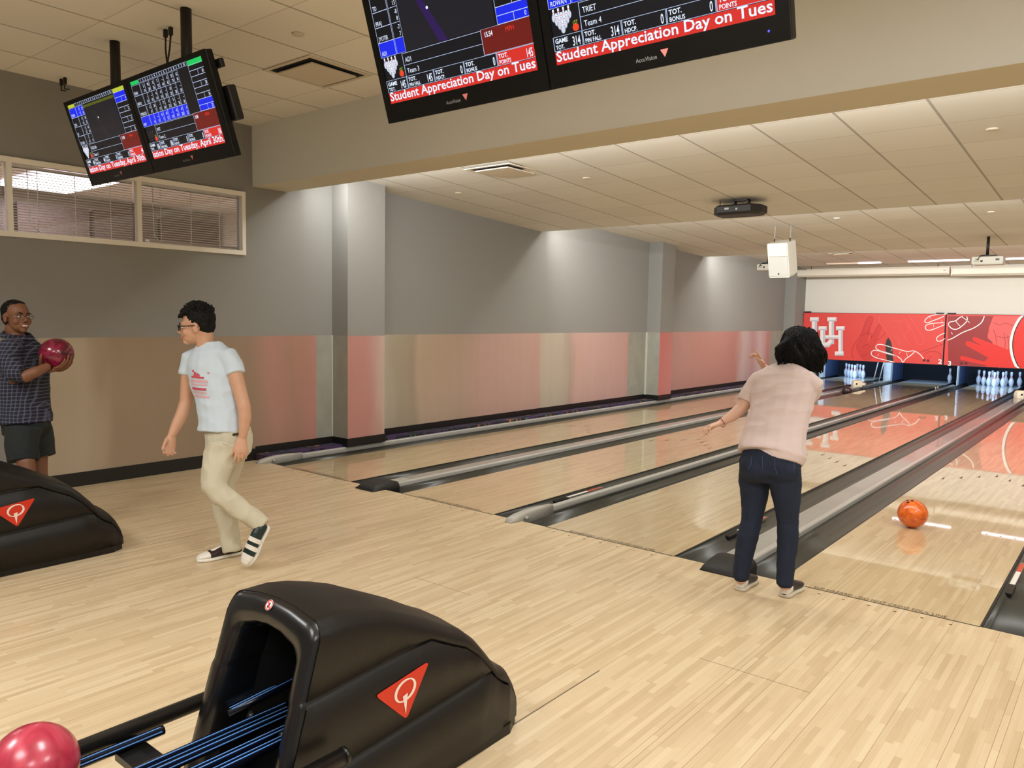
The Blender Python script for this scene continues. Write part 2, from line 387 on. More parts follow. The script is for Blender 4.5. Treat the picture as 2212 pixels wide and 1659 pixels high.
# office shell seen through the blinds
OW = mat('office_wall_paint', (226, 214, 200), .8)
b = MB()
b.box((-5.2, -6.5, 0), (-5.1, 2.2, 3.2), OW); b.box((-5.2, 2.1, 0), (XW-.14, 2.2, 3.2), OW); b.box((-5.2, -6.6, 0), (XW-.14, -6.5, 3.2), OW)
struct(b.build('wall_office'))
b = MB(); b.box((-5.2, -6.5, 3.1), (XW-.14, 2.2, 3.2), OW); struct(b.build('ceiling_office'))
b = MB(); b.box((-5.2, -6.5, -.1), (XW-.14, 2.2, 0), OW); struct(b.build('floor_office'))
b = MB(); b.box((-4.3, -1.15, 3.07), (-2.75, -.30, 3.1), mat('office_light_panel', (255, 250, 255), .5, emit=(240, 225, 255), estr=2.2)); 
tag(b.build('ceiling_light'), 'bright square ceiling light seen through the blinds of the high window', 'ceiling light')
area('office_lamp', (-3.5, -.75, 3.05), (-3.5, -.75, 0), 1.4, .8, 50, (1, .95, .95))
area('office_lamp', (-2.2, -3.6, 3.05), (-2.2, -3.6, 0), 1.1, 1.1, 40, (1, .95, .92))
# dark louvred cupboard band and a pale partition in the office
b = MB(); 
for k in range(7): b.box((-4.9, -4.6+k*.95, 2.42), (-4.6, -3.72+k*.95, 2.93), mat('dark_cupboard', (96, 78, 76), .6))
tag(b.build('cupboard'), 'row of dark wall cupboards seen through the blinds of the high window', 'cupboard')
b = MB(); b.box((-1.7, -.55, 0), (-1.6, 1.2, 2.33), OW); b.box((-1.7, -1.45, 0), (-1.6, -.85, 2.22), mat('tan_card', (226, 196, 160), .8))
tag(b.build('partition'), 'pale low partition seen through the lower blinds of the high window', 'partition')

# ================================================================== LANES, GUTTERS, DIVISIONS
M_MARK = mat('dark_marker', (84, 60, 38), .5)
nth = ['beside the muralled wall', 'second from the muralled wall', 'behind the woman in pink, with the fouled-pin deck closed', 'carrying the orange ball']
LLAB = ['glossy maple bowling lane running beside the muralled wall', 'glossy maple bowling lane, second from the muralled wall, one pin left standing',
        'glossy maple bowling lane, third from the muralled wall, behind the woman in pink', 'glossy maple bowling lane with the orange ball rolling on it',
        'glossy maple bowling lane outside the frame next to the orange ball lane', 'glossy maple bowling lane farthest from the muralled wall']
NL = 6
for i in range(NL):
    x = L0[i]
    b = MB(); b.box((x, .004, -.12), (x+W, 17.95, 0), M_LANE); b.box((x-.012, .004, -.12), (x-.0001, 17.95, -.003), M_BLK); b.box((x+W+.0001, .004, -.12), (x+W+.012, 17.95, -.003), M_BLK)
    lane = tag(b.build('bowling_lane'), LLAB[i], 'bowling lane', 'bowling lanes')
    e = .0006; c = x+W/2
    if i < 4:
        for k in (-5, -4, -3, -2.1, 2.1, 3, 4, 5):
            cx = c+k*.0865*1.05; d = MB(); d.add([(cx+.0085*math.cos(a*PI/4), 2.11+.0085*math.sin(a*PI/4), e) for a in range(8)], [tuple(range(8))], M_MARK); d.build('marker_dot', lane)
        for k in range(-3, 4):
            cx = c+k*.1345; cy = 4.84-abs(k)*.18; d = MB()
            d.add([(cx-.014, cy-.12, e), (cx, cy+.06, e), (cx+.014, cy-.12, e), (cx, cy-.09, e)], [(0, 3, 1), (3, 2, 1)], M_MARK); d.build('marker_arrow', lane)
    # foul line with its warning lettering and the row of approach dots
    f = MB(); f.box((x-.002, -.006, -.02), (x+W+.002, .004, .0008), M_BLK)
    fo = struct(f.build('trim_foul_line'))
    tx = MB()
    tx.text('SLIP HAZARD - DO NOT CROSS FOUL LINE', Matrix.Translation((c+.02, .012, .0012)), .049, mat('worn_black_ink', (70, 52, 38), .6), 'CENTER', sx=.74)
    tx.build('warning_lettering', fo)
    for k in range(-3, 4) if i < 4 else ():
        cx = c+k*.135; dd = MB(); dd.add([(cx+.009*math.cos(a*PI/4), -.072+.007*math.sin(a*PI/4), .0008) for a in range(8)], [tuple(range(8))], M_MARK); dd.build('approach_dot', fo)

def gutter(xl, lab):
    """open channel .235 wide, its left lip at xl"""
    b = MB(); w = .2345; rs = []
    for y, dp in ((.004, .058), (1.5, .062), (17.2, .075), (18.1, .095), (19.44, .095)):
        prof = [(xl+w*t, -.008-dp*(1-abs(2*t-1)**5)) for t in [k/12 for k in range(13)]]
        ring = [(px, y, pz) for px, pz in prof]+[(xl+w, y, -.115), (xl, y, -.115)]
        rs.append(ring)
    b.rings(rs, M_GUT, smooth=True)
    return tag(b.build('lane_gutter'), lab, 'gutter', 'lane gutters')
onlab = ['wall lane', 'one-pin lane', 'lane behind the woman in pink', 'orange ball lane', 'fifth lane', 'sixth lane']
for i in range(NL):
    gutter(L0[i]-.247, 'dark grey gutter, mural side of the %s' % onlab[i])
    gutter(L0[i]+W+.0125, 'dark grey gutter, open side of the %s' % onlab[i])
# narrow divisions with one rail, wide divisions with a flat cap and a rail
def rail_profile(xc, w, z0, z1):
    r = w*.3
    pts = []
    for (cx, cz, a0) in ((xc+w/2-r, z1-r, 0), (xc-w/2+r, z1-r, 90)):
        for k in range(5):
            a = math.radians(a0+k*22.5); pts.append((cx+r*math.cos(a), cz+r*math.sin(a)))
    return [(xc+w/2, z0)]+pts+[(xc-w/2, z0)]
def rail_nose(b, xc, w, m):
    """moulded plastic end piece that curves down on to the approach"""
    rs = []
    for y, zt, ww, dx in ((.42, .056, 1.1, 0), (.22, .066, 1.25, 0), (.08, .064, 1.45, -.004), (-.02, .052, 1.65, -.01), (-.085, .036, 1.55, -.016), (-.115, .014, 1.0, -.018)):
        pr = rail_profile(xc+dx, w*ww, -.0 if y < 0 else -.05, max(zt, .012)); rs.append([(px, y, pz) for px, pz in pr])
    b.rings(rs, m)
def rails(kind, x0, x1, lab):
    root = thing('lane_division', lab, 'lane division', ((x0+x1)/2, .1, -.06), 'divisions between the lanes')
    parts = []
    if kind == 'wide':
        b = MB(); b.box((x0, .16, -.11), (x1-.062, 18.0, .010), M_CAP); b.box((x0, 18.0, -.11), (x1, 18.1, .0), M_CAP); parts.append(b.build('cap_plate', bevel=.004))
        b = MB(); b.prism(rail_profile(x1-.028, .052, -.11, .030), .16, 18.0, M_RAIL, smooth=False); parts.append(b.build('rail'))
        b = MB(); rs = []
        for y, zt, q in ((.17, .046, 1), (.08, .062, 1.0), (-.04, .052, 1.0), (-.10, .034, .98), (-.145, .010, .93)):
            c = (x0+x1)/2+.02; h = (x1-x0)/2*1.16*q
            ring = [(c-h, y, -.0 if y < .0 else -.05)]+[(c-h*math.cos(PI*k/10)*1.0, y, .004+(zt-.004)*min(1, 1.6*math.sin(PI*k/10))) for k in range(0, 11)]+[(c+h, y, -.0 if y < .0 else -.05)]
            rs.append(ring)
        b.rings(rs, M_RUB); parts.append(b.build('rubber_nose'))
        b = MB(); b.box((x0+.09, .20, .0095), (x1-.07, .27, .0115), mat('yellow_sticker', (214, 196, 60), .5)) if x0 > 4 else b.box((x0+.02, .16, .0095), (x1-.066, .42, .014), M_PLA)
        parts.append(b.build('warning_sticker' if x0 > 4 else 'end_plate'))
    else:
        b = MB(); b.box((x0, .1, -.11), (x1, 18.1, .006), M_CAP); parts.append(b.build('cap_plate'))
        b = MB(); b.prism(rail_profile((x0+x1)/2+.002, .052, .006, .046), .42, 17.6, M_RAIL); parts.append(b.build('rail'))
        b = MB(); rail_nose(b, (x0+x1)/2, .05, M_PLA); parts.append(b.build('rail_nose'))
        b = MB(); b.tube([((x0+x1)/2+.035, .04, .022), ((x0+x1)/2+.062, .04, .022)], .014, M_PLA, 12); parts.append(b.build('pivot_knob'))
    setparent(root, parts); return root
rails('narrow', -.30, -.247+.0, 'grey bumper rail between the carpet ledge and the wall lane')
for i, lab in ((0, 'wide grey division with black rubber nose between wall lane and one-pin lane'), (2, 'wide grey division with black rubber nose beside the woman in pink'), (4, 'wide grey division past the orange ball lane')):
    rails('wide', L0[i]+W+.248, L0[i+1]-.248, lab)
for i, lab in ((1, 'narrow grey rail division in front of the lane behind the woman in pink'), (3, 'narrow grey rail division on the open side of the orange ball lane')):
    rails('narrow', L0[i]+W+.248, L0[i+1]-.248, lab)
# bumper linkage with its white and red label, lying in the gutter of three lanes
for i, lab in ((1, 'black linkage with white and red label by the one-pin lane'), (2, 'black linkage with pale label behind the legs of the woman in pink'), (3, 'black linkage with white and red label at the edge of the orange ball lane')):
    x = L0[i]+W+.014
    root = thing('gutter_linkage', lab, 'linkage', (x+.02, .8, -.03), 'linkages in the gutters')
    p = MB(); p.box((x, .78, -.045), (x+.045, .98, -.022), M_BLK); p1 = p.build('bracket', bevel=.003)
    p = MB(); p.box((x+.006, .95, -.04), (x+.038, 1.56, -.024), mat('grey_bar', (120, 118, 112), .4)); p2 = p.build('bar')
    p = MB(); p.box((x+.008, .99, -.025), (x+.036, 1.30, -.0225), mat('white_label', (232, 228, 220), .5)); p3 = p.build('white_label')
    p = MB(); p.box((x+.008, 1.30, -.025), (x+.036, 1.52, -.0225), mat('red_label', (206, 84, 56), .5)); p4 = p.build('red_label')
    setparent(root, [p1, p2, p3, p4])
# scoring camera housings standing on the divisions near the pins
for k, (X, Y, lab) in enumerate([(1.413, 15.3, 'white faceted camera housing beside the black ball, down by the pins'), (4.773, 15.3, 'white faceted camera housing cut by the frame edge, down by the pins'), (3.093, 15.6, 'small black and white sensor on the narrow division by the pins')]):
    if k < 2:
        root = thing('camera_housing', lab, 'camera housing', (X, Y, .03), 'camera housings by the pins')
        b = MB(); rs = []
        for z, s in ((.008, 1.0), (.06, 1.05), (.13, .95), (.165, .7)):
            rs.append([(X+.135*s*math.cos(a*PI/4+PI/8), Y+.15*s*math.sin(a*PI/4+PI/8), z) for a in range(8)])
        b.rings(rs, mat('ivory_plastic', (240, 226, 200), .45), smooth=False); b1 = b.build('shell', bevel=.006)
        b = MB(); b.box((X+.11, Y-.05, .05), (X+.19, Y+.06, .115), mat('ivory_plastic', (240, 226, 200), .45)); b2 = b.build('lens_hood', bevel=.01)
        b = MB(); b.lathe([(.001, 0), (.02, 0), (.02, .02), (.001, .02)], (0, 0, 0), M_BLK, 12)
        b3 = b.build('lens'); b3.rotation_euler = (PI/2, 0, 0); b3.location = (X+.03, Y-.142, .09)
        bpy.context.view_layer.update()
        setparent(root, [b1, b2, b3])
    else:
        b = MB(); b.box((X-.03, Y-.04, .045), (X+.03, Y+.04, .12), M_BLK); b.box((X-.035, Y-.044, .05), (X-.01, Y-.04, .11), M_PLA); b.box((X+.012, Y-.044, .075), (X+.035, Y-.04, .125), M_PLA)
        tag(b.build('lane_sensor'), lab, 'sensor')

# ================================================================== PIN END: masking units, pit, kickbacks, pins
def onplane(px, py, axis, val):
    """a measured image point taken on to a known plane of the building (x, y or z = val)"""
    v = _r3*((px-1106)/F) - _u3*((py-829.5)/F) + _d
    return CAM + v*((val-CAM[axis])/v[axis])
YF = 16.05
def m7(a, b):
    p = onplane(1640+a*572/2212, 640+b*572/2212, 1, YF); return (p.x, p.z)
RED = mat('masking_red', (232, 74, 68), .45); REDD = mat('masking_deep_red', (160, 44, 46), .45)
REDL = mat('masking_pink_red', (236, 96, 92), .45); REDB = mat('masking_bright_red', (232, 44, 34), .45); REDM = mat('masking_mid_red', (218, 60, 56), .45)
WHT = mat('masking_white', (248, 244, 244), .45); LAV = mat('masking_lavender', (206, 204, 216), .45); INK = mat('masking_black', (24, 20, 24), .5); DRL = mat('masking_line_red', (168, 40, 40), .45)
def ribbon(b, pts, w, m, off, wf=1.):
    P = [Vector(m7(*p)) for p in pts]; n = len(P); L = []; R_ = []
    for i in range(n):
        t = (P[min(i+1, n-1)]-P[max(i-1, 0)]); t.normalize(); nn = Vector((-t.y, t.x))*w*.5*(1 if 0 < i < n-1 else .6)
        L.append(P[i]+nn); R_.append(P[i]-nn)
    vs = [(p.x, YF-off, p.y) for p in L]+[(p.x, YF-off, p.y) for p in R_]
    b.add(vs, [(i, i+1, n+i+1, n+i) for i in range(n-1)], m)
PC = [0]
def poly(b, pts, m, off):
    PC[0] += 1; off += .00009*(PC[0] % 10)
    b.add([(m7(*p)[0], YF-off, max(m7(*p)[1], .612)) for p in pts], [tuple(range(len(pts)))], m)
def smooth(pts, k=4, close=False):
    P = [Vector(p) for p in pts]; n = len(P); out = []
    for i in range(n-1):
        p0, p1, p2, p3 = P[max(i-1, 0)], P[i], P[i+1], P[min(i+2, n-1)]
        for j in range(k):
            t = j/k; out.append(tuple(.5*((2*p1)+(p2-p0)*t+(2*p0-5*p1+4*p2-p3)*t*t+(3*p1-p0-3*p2+p3)*t**3)))
    out.append(tuple(P[-1])); return out
def capsule(a, c, r0, r1, n=8):
    a = Vector(a); c = Vector(c); t = (c-a).normalized(); nn = Vector((-t.y, t.x)); o = []
    for k in range(n+1):
        q = PI/2+PI*k/n; o.append(tuple(a+(nn*math.sin(q)+t*math.cos(q))*r0))
    for k in range(n+1):
        q = -PI/2+PI*k/n; o.append(tuple(c+(nn*math.sin(q)+t*math.cos(q))*r1))
    return o
def maskboard(x0, x1, lab, draw):
    root = thing('masking_unit', lab, 'masking unit', ((x0+x1)/2, YF, .605), 'masking units over the pins')
    b = MB(); b.box((x0, YF, .605), (x1, YF+.035, 1.80), RED); 
    p = [b.build('panel')]
    b = MB(); b.box((x0-.006, YF-.004, .60), (x0+.004, YF+.036, 1.805), INK); b.box((x1-.004, YF-.004, .60), (x1+.006, YF+.036, 1.805), INK); b.box((x0, YF-.002, .597), (x1, YF+.036, .606), INK); b.box((x0, YF-.002, 1.798), (x1, YF+.036, 1.806), INK); p.append(b.build('edge_frame'))
    for X in (x0+.10, x1-.12): b = MB(); b.box((X-.08, YF-.03, 1.80), (X+.08, YF+.05, 1.835), INK); p.append(b.build('top_clip'))
    b = MB(); draw(b); p.append(b.build('artwork'))
    setparent(root, p); return root
def draw_a(b):
    # darker and lighter open hands behind
    for a, c, r0, r1 in (((925, 190), (860, 400), 22, 40), ((1010, 250), (930, 420), 18, 34), ((865, 420), (900, 480), 58, 60)):
        poly(b, capsule(a, c, r0, r1), REDM, .002)
    poly(b, smooth([(1005, 150), (1000, 215), (1045, 275), (1085, 345), (1130, 440), (1200, 480), (1250, 440), (1230, 330), (1180, 230), (1120, 150)]), REDL if False else mat('masking_warm_red', (232, 78, 70), .45), .0025)
    for pts in ([(790, 525), (775, 480), (790, 410), (850, 320), (895, 200), (925, 170), (950, 178), (945, 215), (905, 312), (940, 322), (935, 350), (1000, 230)],
                [(860, 430), (880, 410), (910, 405), (930, 430)], [(850, 500), (890, 490), (900, 470)], [(860, 330), (900, 305), (935, 310)], [(960, 380), (1010, 350), (1060, 300)],
                [(1340, 470), (1450, 430), (1545, 395)], [(1380, 500), (1400, 470), (1450, 462), (1500, 470), (1520, 500), (1500, 535)], [(1420, 520), (1440, 500)]):
        ribbon(b, smooth(pts), .010, DRL, .003)
    for pts in ([(1018, 150), (1002, 200), (1050, 270), (1090, 345)], [(1120, 205), (1190, 205), (1170, 235)], [(1200, 160), (1290, 310), (1325, 395), (1350, 405), (1372, 385), (1370, 350), (1310, 250), (1245, 150)],
                [(1090, 345), (1130, 420)], [(1120, 320), (1180, 415)], [(1150, 320), (1190, 410)], [(1200, 310), (1270, 420)], [(1210, 310), (1250, 290), (1240, 240)]):
        ribbon(b, smooth(pts), .012, REDL, .0035)
    poly(b, [(1080, 345), (1100, 375), (1112, 430), (1118, 500), (1124, 548), (1068, 545), (1058, 480), (1055, 400), (1064, 365)], mat('masking_charcoal', (52, 44, 46), .5), .004)
    for pts in ([(1375, 525), (1340, 482), (1290, 456), (1240, 462), (1180, 447), (1100, 425), (1040, 406), (1000, 402), (978, 414), (978, 436), (1010, 455), (1080, 475), (1145, 498), (1080, 482), (1010, 460), (965, 451), (940, 464), (940, 490), (975, 512), (1040, 530), (1130, 550)],
                [(1150, 498), (1185, 525), (1200, 552), (1225, 522), (1265, 495), (1300, 462)], [(1565, 150), (1500, 150), (1430, 165), (1395, 188), (1384, 212), (1405, 222), (1450, 205), (1510, 182), (1545, 165)],
                [(1550, 222), (1500, 222), (1420, 232), (1390, 250), (1395, 278), (1430, 283), (1490, 262), (1550, 236)], [(1550, 308), (1510, 325), (1482, 350), (1492, 375), (1525, 370), (1550, 352)]):
        ribbon(b, smooth(pts), .020, WHT, .006)
    for pts in ([(1000, 480), (990, 500)], [(1110, 440), (1100, 460)], [(1180, 462), (1170, 480)], [(1230, 470), (1240, 500)], [(1425, 175), (1435, 190)], [(1455, 235), (1460, 260)], [(1520, 200), (1530, 215)]):
        ribbon(b, pts, .014, WHT, .006)
    for c in ((1378, 535), (1411, 538)): poly(b, [(c[0]+13*math.cos(a*PI/6), c[1]+11*math.sin(a*PI/6)) for a in range(12)], mat('masking_bolt', (96, 22, 26), .5), .005)
    R = lambda x0, y0, x1, y1: [(x0, y0), (x1, y0), (x1, y1), (x0, y1)]
    # interlocking letters, slab serifs with a bevelled shade on their right halves
    def stem(x0, y0, x1, y1, o): poly(b, R(x0, y0, x1, y1), WHT, o); poly(b, R((x0*.45+x1*.55), y0, x1, y1), LAV, o+.001)
    def slab(x0, y0, x1, y1, o): poly(b, R(x0, y0, x1, y1), WHT, o); poly(b, [(x0, y1), (x1, y1), (x1, y0), (x1-14, y1-12), (x0+14, y1-12)], LAV, o+.001)
    stem(440, 205, 485, 385, .006); stem(582, 205, 626, 400, .006)
    poly(b, [(440, 370), (485, 370), (505, 388), (560, 388), (582, 368), (606, 368), (606, 400), (585, 425), (490, 428), (455, 412), (440, 395)], WHT, .006)
    poly(b, [(455, 412), (490, 428), (585, 425), (606, 400), (606, 385), (580, 410), (495, 412)], LAV, .0075)
    slab(425, 175, 500, 210, .009); slab(570, 175, 648, 210, .009)
    ribbon(b, [(507, 285), (507, 400), (556, 400), (556, 360), (662, 360)], .012, REDM, .0095)
    stem(511, 280, 553, 388, .011); stem(662, 280, 700, 470, .011)
    poly(b, R(548, 325, 668, 357), WHT, .0115); poly(b, R(548, 343, 668, 357), LAV, .0125)
    slab(497, 250, 567, 284, .013); slab(643, 250, 716, 284, .013); slab(633, 461, 708, 496, .013); poly(b, R(500, 386, 562, 402), WHT, .012)
    X, Z = m7(1510, 562); b.text('2', Matrix.Translation((X, YF-.006, Z)) @ Matrix.Rotation(PI/2, 4, 'X'), .145, WHT, 'CENTER', 1.15, bold=.004)
def draw_b(b):
    poly(b, [(1578, 165), (1960, 165), (1930, 260), (1905, 330), (1960, 400), (2100, 480), (2160, 600), (1578, 574)], REDD, .002)
    poly(b, [(1955, 168), (2190, 168), (2130, 260), (2115, 380), (2128, 490), (2100, 498), (2080, 470), (2062, 440), (2050, 478), (2020, 490), (2005, 455), (1985, 470), (1945, 380), (1908, 350), (1920, 260)], REDL, .003)
    for pts in ([(1955, 280), (1975, 330), (1990, 440)], [(2045, 300), (2055, 380), (2052, 450)], [(2075, 320), (2085, 400), (2085, 460)], [(1960, 220), (2010, 240), (2060, 225), (2130, 250)], [(1980, 330), (2040, 345), (2110, 335)]):
        ribbon(b, smooth(pts), .010, REDD, .004)
    for a, c, r0, r1 in (((1745, 395), (2040, 530), 22, 46), ((1800, 358), (2090, 500), 18, 46), ((1695, 515), (1960, 600), 18, 30)): poly(b, capsule(a, c, r0, r1), REDB, .005)
    poly(b, [(1880, 545), (1950, 480), (2060, 470), (2150, 520), (2210, 560), (2215, 606), (1900, 590)], REDB, .0055)
    for pts in ([(1900, 530), (1960, 560), (2010, 600)], [(1940, 490), (2010, 540), (2060, 600)], [(2040, 480), (2110, 560)]): ribbon(b, smooth(pts), .010, REDM, .0065)
    for pts in ([(1572, 368), (1620, 348), (1700, 302), (1790, 266), (1850, 226), (1872, 192), (1880, 166)], [(1580, 240), (1592, 216), (1640, 205), (1672, 180), (1700, 166)], [(1735, 168), (1736, 205), (1692, 250), (1650, 275), (1610, 270), (1582, 242)], [(1690, 170), (1720, 190), (1760, 222)], [(1640, 205), (1660, 230), (1680, 250)], [(1605, 300), (1615, 318)]):
        ribbon(b, smooth(pts), .022 if len(pts) > 4 else .014, WHT, .007)
    # big round emblem that the picture edge cuts
    (ax_, az_), (bx_, bz_), (cx_, cz_) = m7(2122, 385), m7(2195, 190), m7(2195, 580); hh_ = (bz_-cz_)/2; sg_ = bx_-ax_; r = (hh_*hh_+sg_*sg_)/(2*sg_); cx, cz = ax_+r, (bz_+cz_)/2
    for rr0, rr1, m, o in ((.0, r, REDB, .008), (r, r+.018, INK, .010), (r+.018, r+.070, WHT, .009)):
        n = 64; vs = []; 
        for k in range(n):
            a = 2*PI*k/n; ca, sa = math.cos(a), math.sin(a)
            z0 = min(max(cz+rr0*sa, .61), 1.795); z1 = min(max(cz+rr1*sa, .61), 1.795)
            vs.append((cx+rr0*ca, YF-o, z0)); vs.append((cx+rr1*ca, YF-o, z1))
        b.add(vs, [(2*k, 2*k+1, (2*k+3) % (2*n), (2*k+2) % (2*n)) for k in range(n)], m)
    for c in ((1690, 560), (1728, 560)): poly(b, [(c[0]+13*math.cos(a*PI/6), c[1]+11*math.sin(a*PI/6)) for a in range(12)], mat('masking_bolt', (96, 22, 26), .5), .006)
    X, Z = m7(1590, 578); b.text('3', Matrix.Translation((X, YF-.007, Z)) @ Matrix.Rotation(PI/2, 4, 'X'), .145, WHT, 'CENTER', 1.15, bold=.004)
maskboard(-.215, 3.092, 'red masking panel with white interlocking letters and outlined hands over the first two lanes', draw_a)
maskboard(3.115, 6.45, 'darker red masking panel with bright hands and round emblem, numbered 3', draw_b)
maskboard(6.47, 9.81, 'plain red masking panel outside the frame', lambda b: b.box((6.5, YF-.002, 1.2), (6.6, YF, 1.3), WHT))
b = MB(); b.box((XC, YF+.16, 1.86), (XR, 20.1, 1.9), M_DARK); b.box((XW, 19.5, -.12), (XR, 19.6, 1.9), mat('pit_curtain', (16, 20, 30), .8)); struct(b.build('wall_pit'))
M_KBL = mat('kickback_blue', (58, 76, 112), .6, var=.2); M_KBG = mat('kickback_front', (186, 192, 194), .5, var=.3, vscale=9)
M_DECK = mat('pin_deck_white', (205, 214, 218), .25, coat=.6)
DL = ['the wall lane', 'the lane with one pin left', 'the lane numbered 3', 'the orange ball lane', 'the fifth lane', 'the sixth lane']
for i in range(NL):
    b = MB(); b.box((L0[i], 17.96, -.12), (L0[i]+W, 19.45, -.001), M_DECK)
    tag(b.build('pin_deck'), 'pale glossy pin deck at the end of %s' % DL[i], 'pin deck', 'pin decks')
KB = [(-.42, -.249, 'at the mural wall')]+[(L0[i]+W+.249, L0[i+1]-.249, ['between the wall lane and one-pin lane', 'between the one-pin lane and lane 3', 'past the full rack of lane 3', 'past the orange ball lane', 'farthest from the mural'][i]) for i in range(5)]
for x0, x1, wl in KB:
    b = MB(); b.box((x0, 18.2, .0), (x1, 19.4, 1.2), M_KBL); b.box((x0-.0, 18.16, .0), (x1, 18.2, 1.2), M_KBG)
    b.prism([(18.16, -.0), (18.16, 1.1), (18.08, 1.1), (18.02, -.0)], x0+(x1-x0)*.35, x1-.004, M_KBG, axis='x')
    tag(b.build('kickback_panel'), 'blue pit side panel '+wl, 'side panel', 'pit side panels')
for X in (1.16, 1.30):
    b = MB(); b.tube([(X-.03, 17.9, .01), (X+.07, 18.05, .75)], .014, M_PLA, 8)
    tag(b.build('pit_strut'), 'pale slanted strut in front of the pit side panel, %s' % ('nearer the wall lane pins' if X < 1.2 else 'nearer the one-pin lane'), 'strut', 'slanted struts')
for i in range(3):
    area('pit_lamp', (L0[i]+W/2, 17.2, .98), (L0[i]+W/2, 18.6, .1), 1.1, .05, 34 if i != 1 else 20., (.52, .72, 1.))
# pins
PINW = mat('pin_white', (226, 232, 240), .25, coat=.6); PINR = mat('pin_red', (214, 60, 84), .35)
PROF = [(.001, 0), (.0255, .0), (.030, .008), (.036, .019), (.0496, .057), (.0580, .086), (.0605, .1143), (.0578, .149), (.0464, .184), (.0310, .219), (.0248, .241), (.0232, .254), (.0240, .273), (.0275, .298), (.0315, .3235), (.0323, .343), (.0290, .362), (.020, .374), (.010, .3795), (.001, .381)]
def finer(pr):
    out = []
    for i in range(len(pr)-1): out += [pr[i], ((pr[i][0]+pr[i+1][0])/2, (pr[i][1]+pr[i+1][1])/2)]
    return out+[pr[-1]]
def make_pin():
    root = thing('bowling_pin', 'pin', 'bowling pin')
    b = MB(); b.lathe(finer(PROF), (0, 0, 0), PINW, 20); o1 = b.build('body', root)
    b = MB()
    for z0, z1 in ((.218, .229), (.252, .262)):
        pr = []
        for z in (z0, (z0+z1)/2, z1):
            for j in range(len(PROF)-1):
                if PROF[j][1] <= z <= PROF[j+1][1]:
                    t = (z-PROF[j][1])/(PROF[j+1][1]-PROF[j][1]); pr.append((PROF[j][0]*(1-t)+PROF[j+1][0]*t+.0011, z)); break
        b.lathe(pr, (0, 0, 0), PINR, 20)
    o2 = b.build('neck_stripes', root)
    return root
ptn = make_pin(); first = True
ROWN = {1: 'front pin', 2: 'second-row pin on the mural side', 3: 'second-row pin on the open side', 4: 'third-row pin on the mural side', 5: 'middle third-row pin', 6: 'third-row pin on the open side',
        7: 'back corner pin on the mural side', 8: 'back pin second from the mural', 9: 'back pin third from the mural', 10: 'back corner pin on the open side'}
for lane, ks, nm in ((0, (1, 2, 3, 4, 5, 7, 8), 'of the wall lane rack'), (1, (10,), ''), (2, range(1, 11), 'of lane 3 rack')):
    for k in ks:
        r_ = 0 if k == 1 else 1 if k < 4 else 2 if k < 7 else 3; i_ = k-(1, 2, 4, 7)[r_]
        X = L0[lane]+W/2+(i_-r_/2)*.3048; Y = 18.29+r_*.264
        if first: o = ptn; first = False
        else:
            o = ptn.copy(); COL.objects.link(o)
            for ch in ptn.children: c_ = ch.copy(); COL.objects.link(c_); c_.parent = o
        o.location = (X, Y, 0); o.rotation_euler.z = random.random()*6
        o['label'] = ('white bowling pin, '+ROWN[k]+' '+nm) if lane != 1 else 'single white bowling pin left standing on the lane marked 2'
        o['group'] = 'bowling pins'
# a projection screen case above each masking unit
M_CASE = mat('screen_case_white', (232, 224, 206), .35)
for x0, x1, z, wl in ((-.30, 3.215, 2.705, 'over the wall side lanes'), (3.25, 6.70, 2.672, 'running out at the open side of the frame')):
    root = thing('projection_screen_case', 'long white pull-down screen case '+wl, 'screen case', ((x0+x1)/2, 15.5, z), 'screen cases')
    b = MB(); b.prism([(15.43, z+.03), (15.45, z+.01), (15.50, z), (15.56, z+.01), (15.58, z+.04), (15.58, z+.17), (15.44, z+.17), (15.43, z+.14)], x0+.02, x1-.02, M_CASE, axis='x'); p1 = b.build('casing')
    b = MB(); b.box((x1-.03, 15.42, z-.005), (x1, 15.59, z+.18), M_CASE); p2 = b.build('end_cap', bevel=.01)
    b = MB(); b.box((x0, 15.42, z-.005), (x0+.03, 15.59, z+.18), M_CASE); p3 = b.build('end_cap', bevel=.01)
    b = MB(); b.box((x0+.03, 15.49, z-.012), (x1-.03, 15.51, z+.001), mat('screen_slat', (200, 192, 174), .4)); p4 = b.build('weight_bar')
    b = MB(); b.box((x1-.12, 15.428, z+.08), (x1-.07, 15.431, z+.092), INK); p5 = b.build('badge')
    hs = []
    for X in (x0+.4, x1-.25): b = MB(); b.tube([(X, 15.5, z+.17), (X, 15.5, 2.957)], .006, M_BLK, 6); hs.append(b.build('hanger'))
    setparent(root, [p1, p2, p3, p4, p5]+hs)
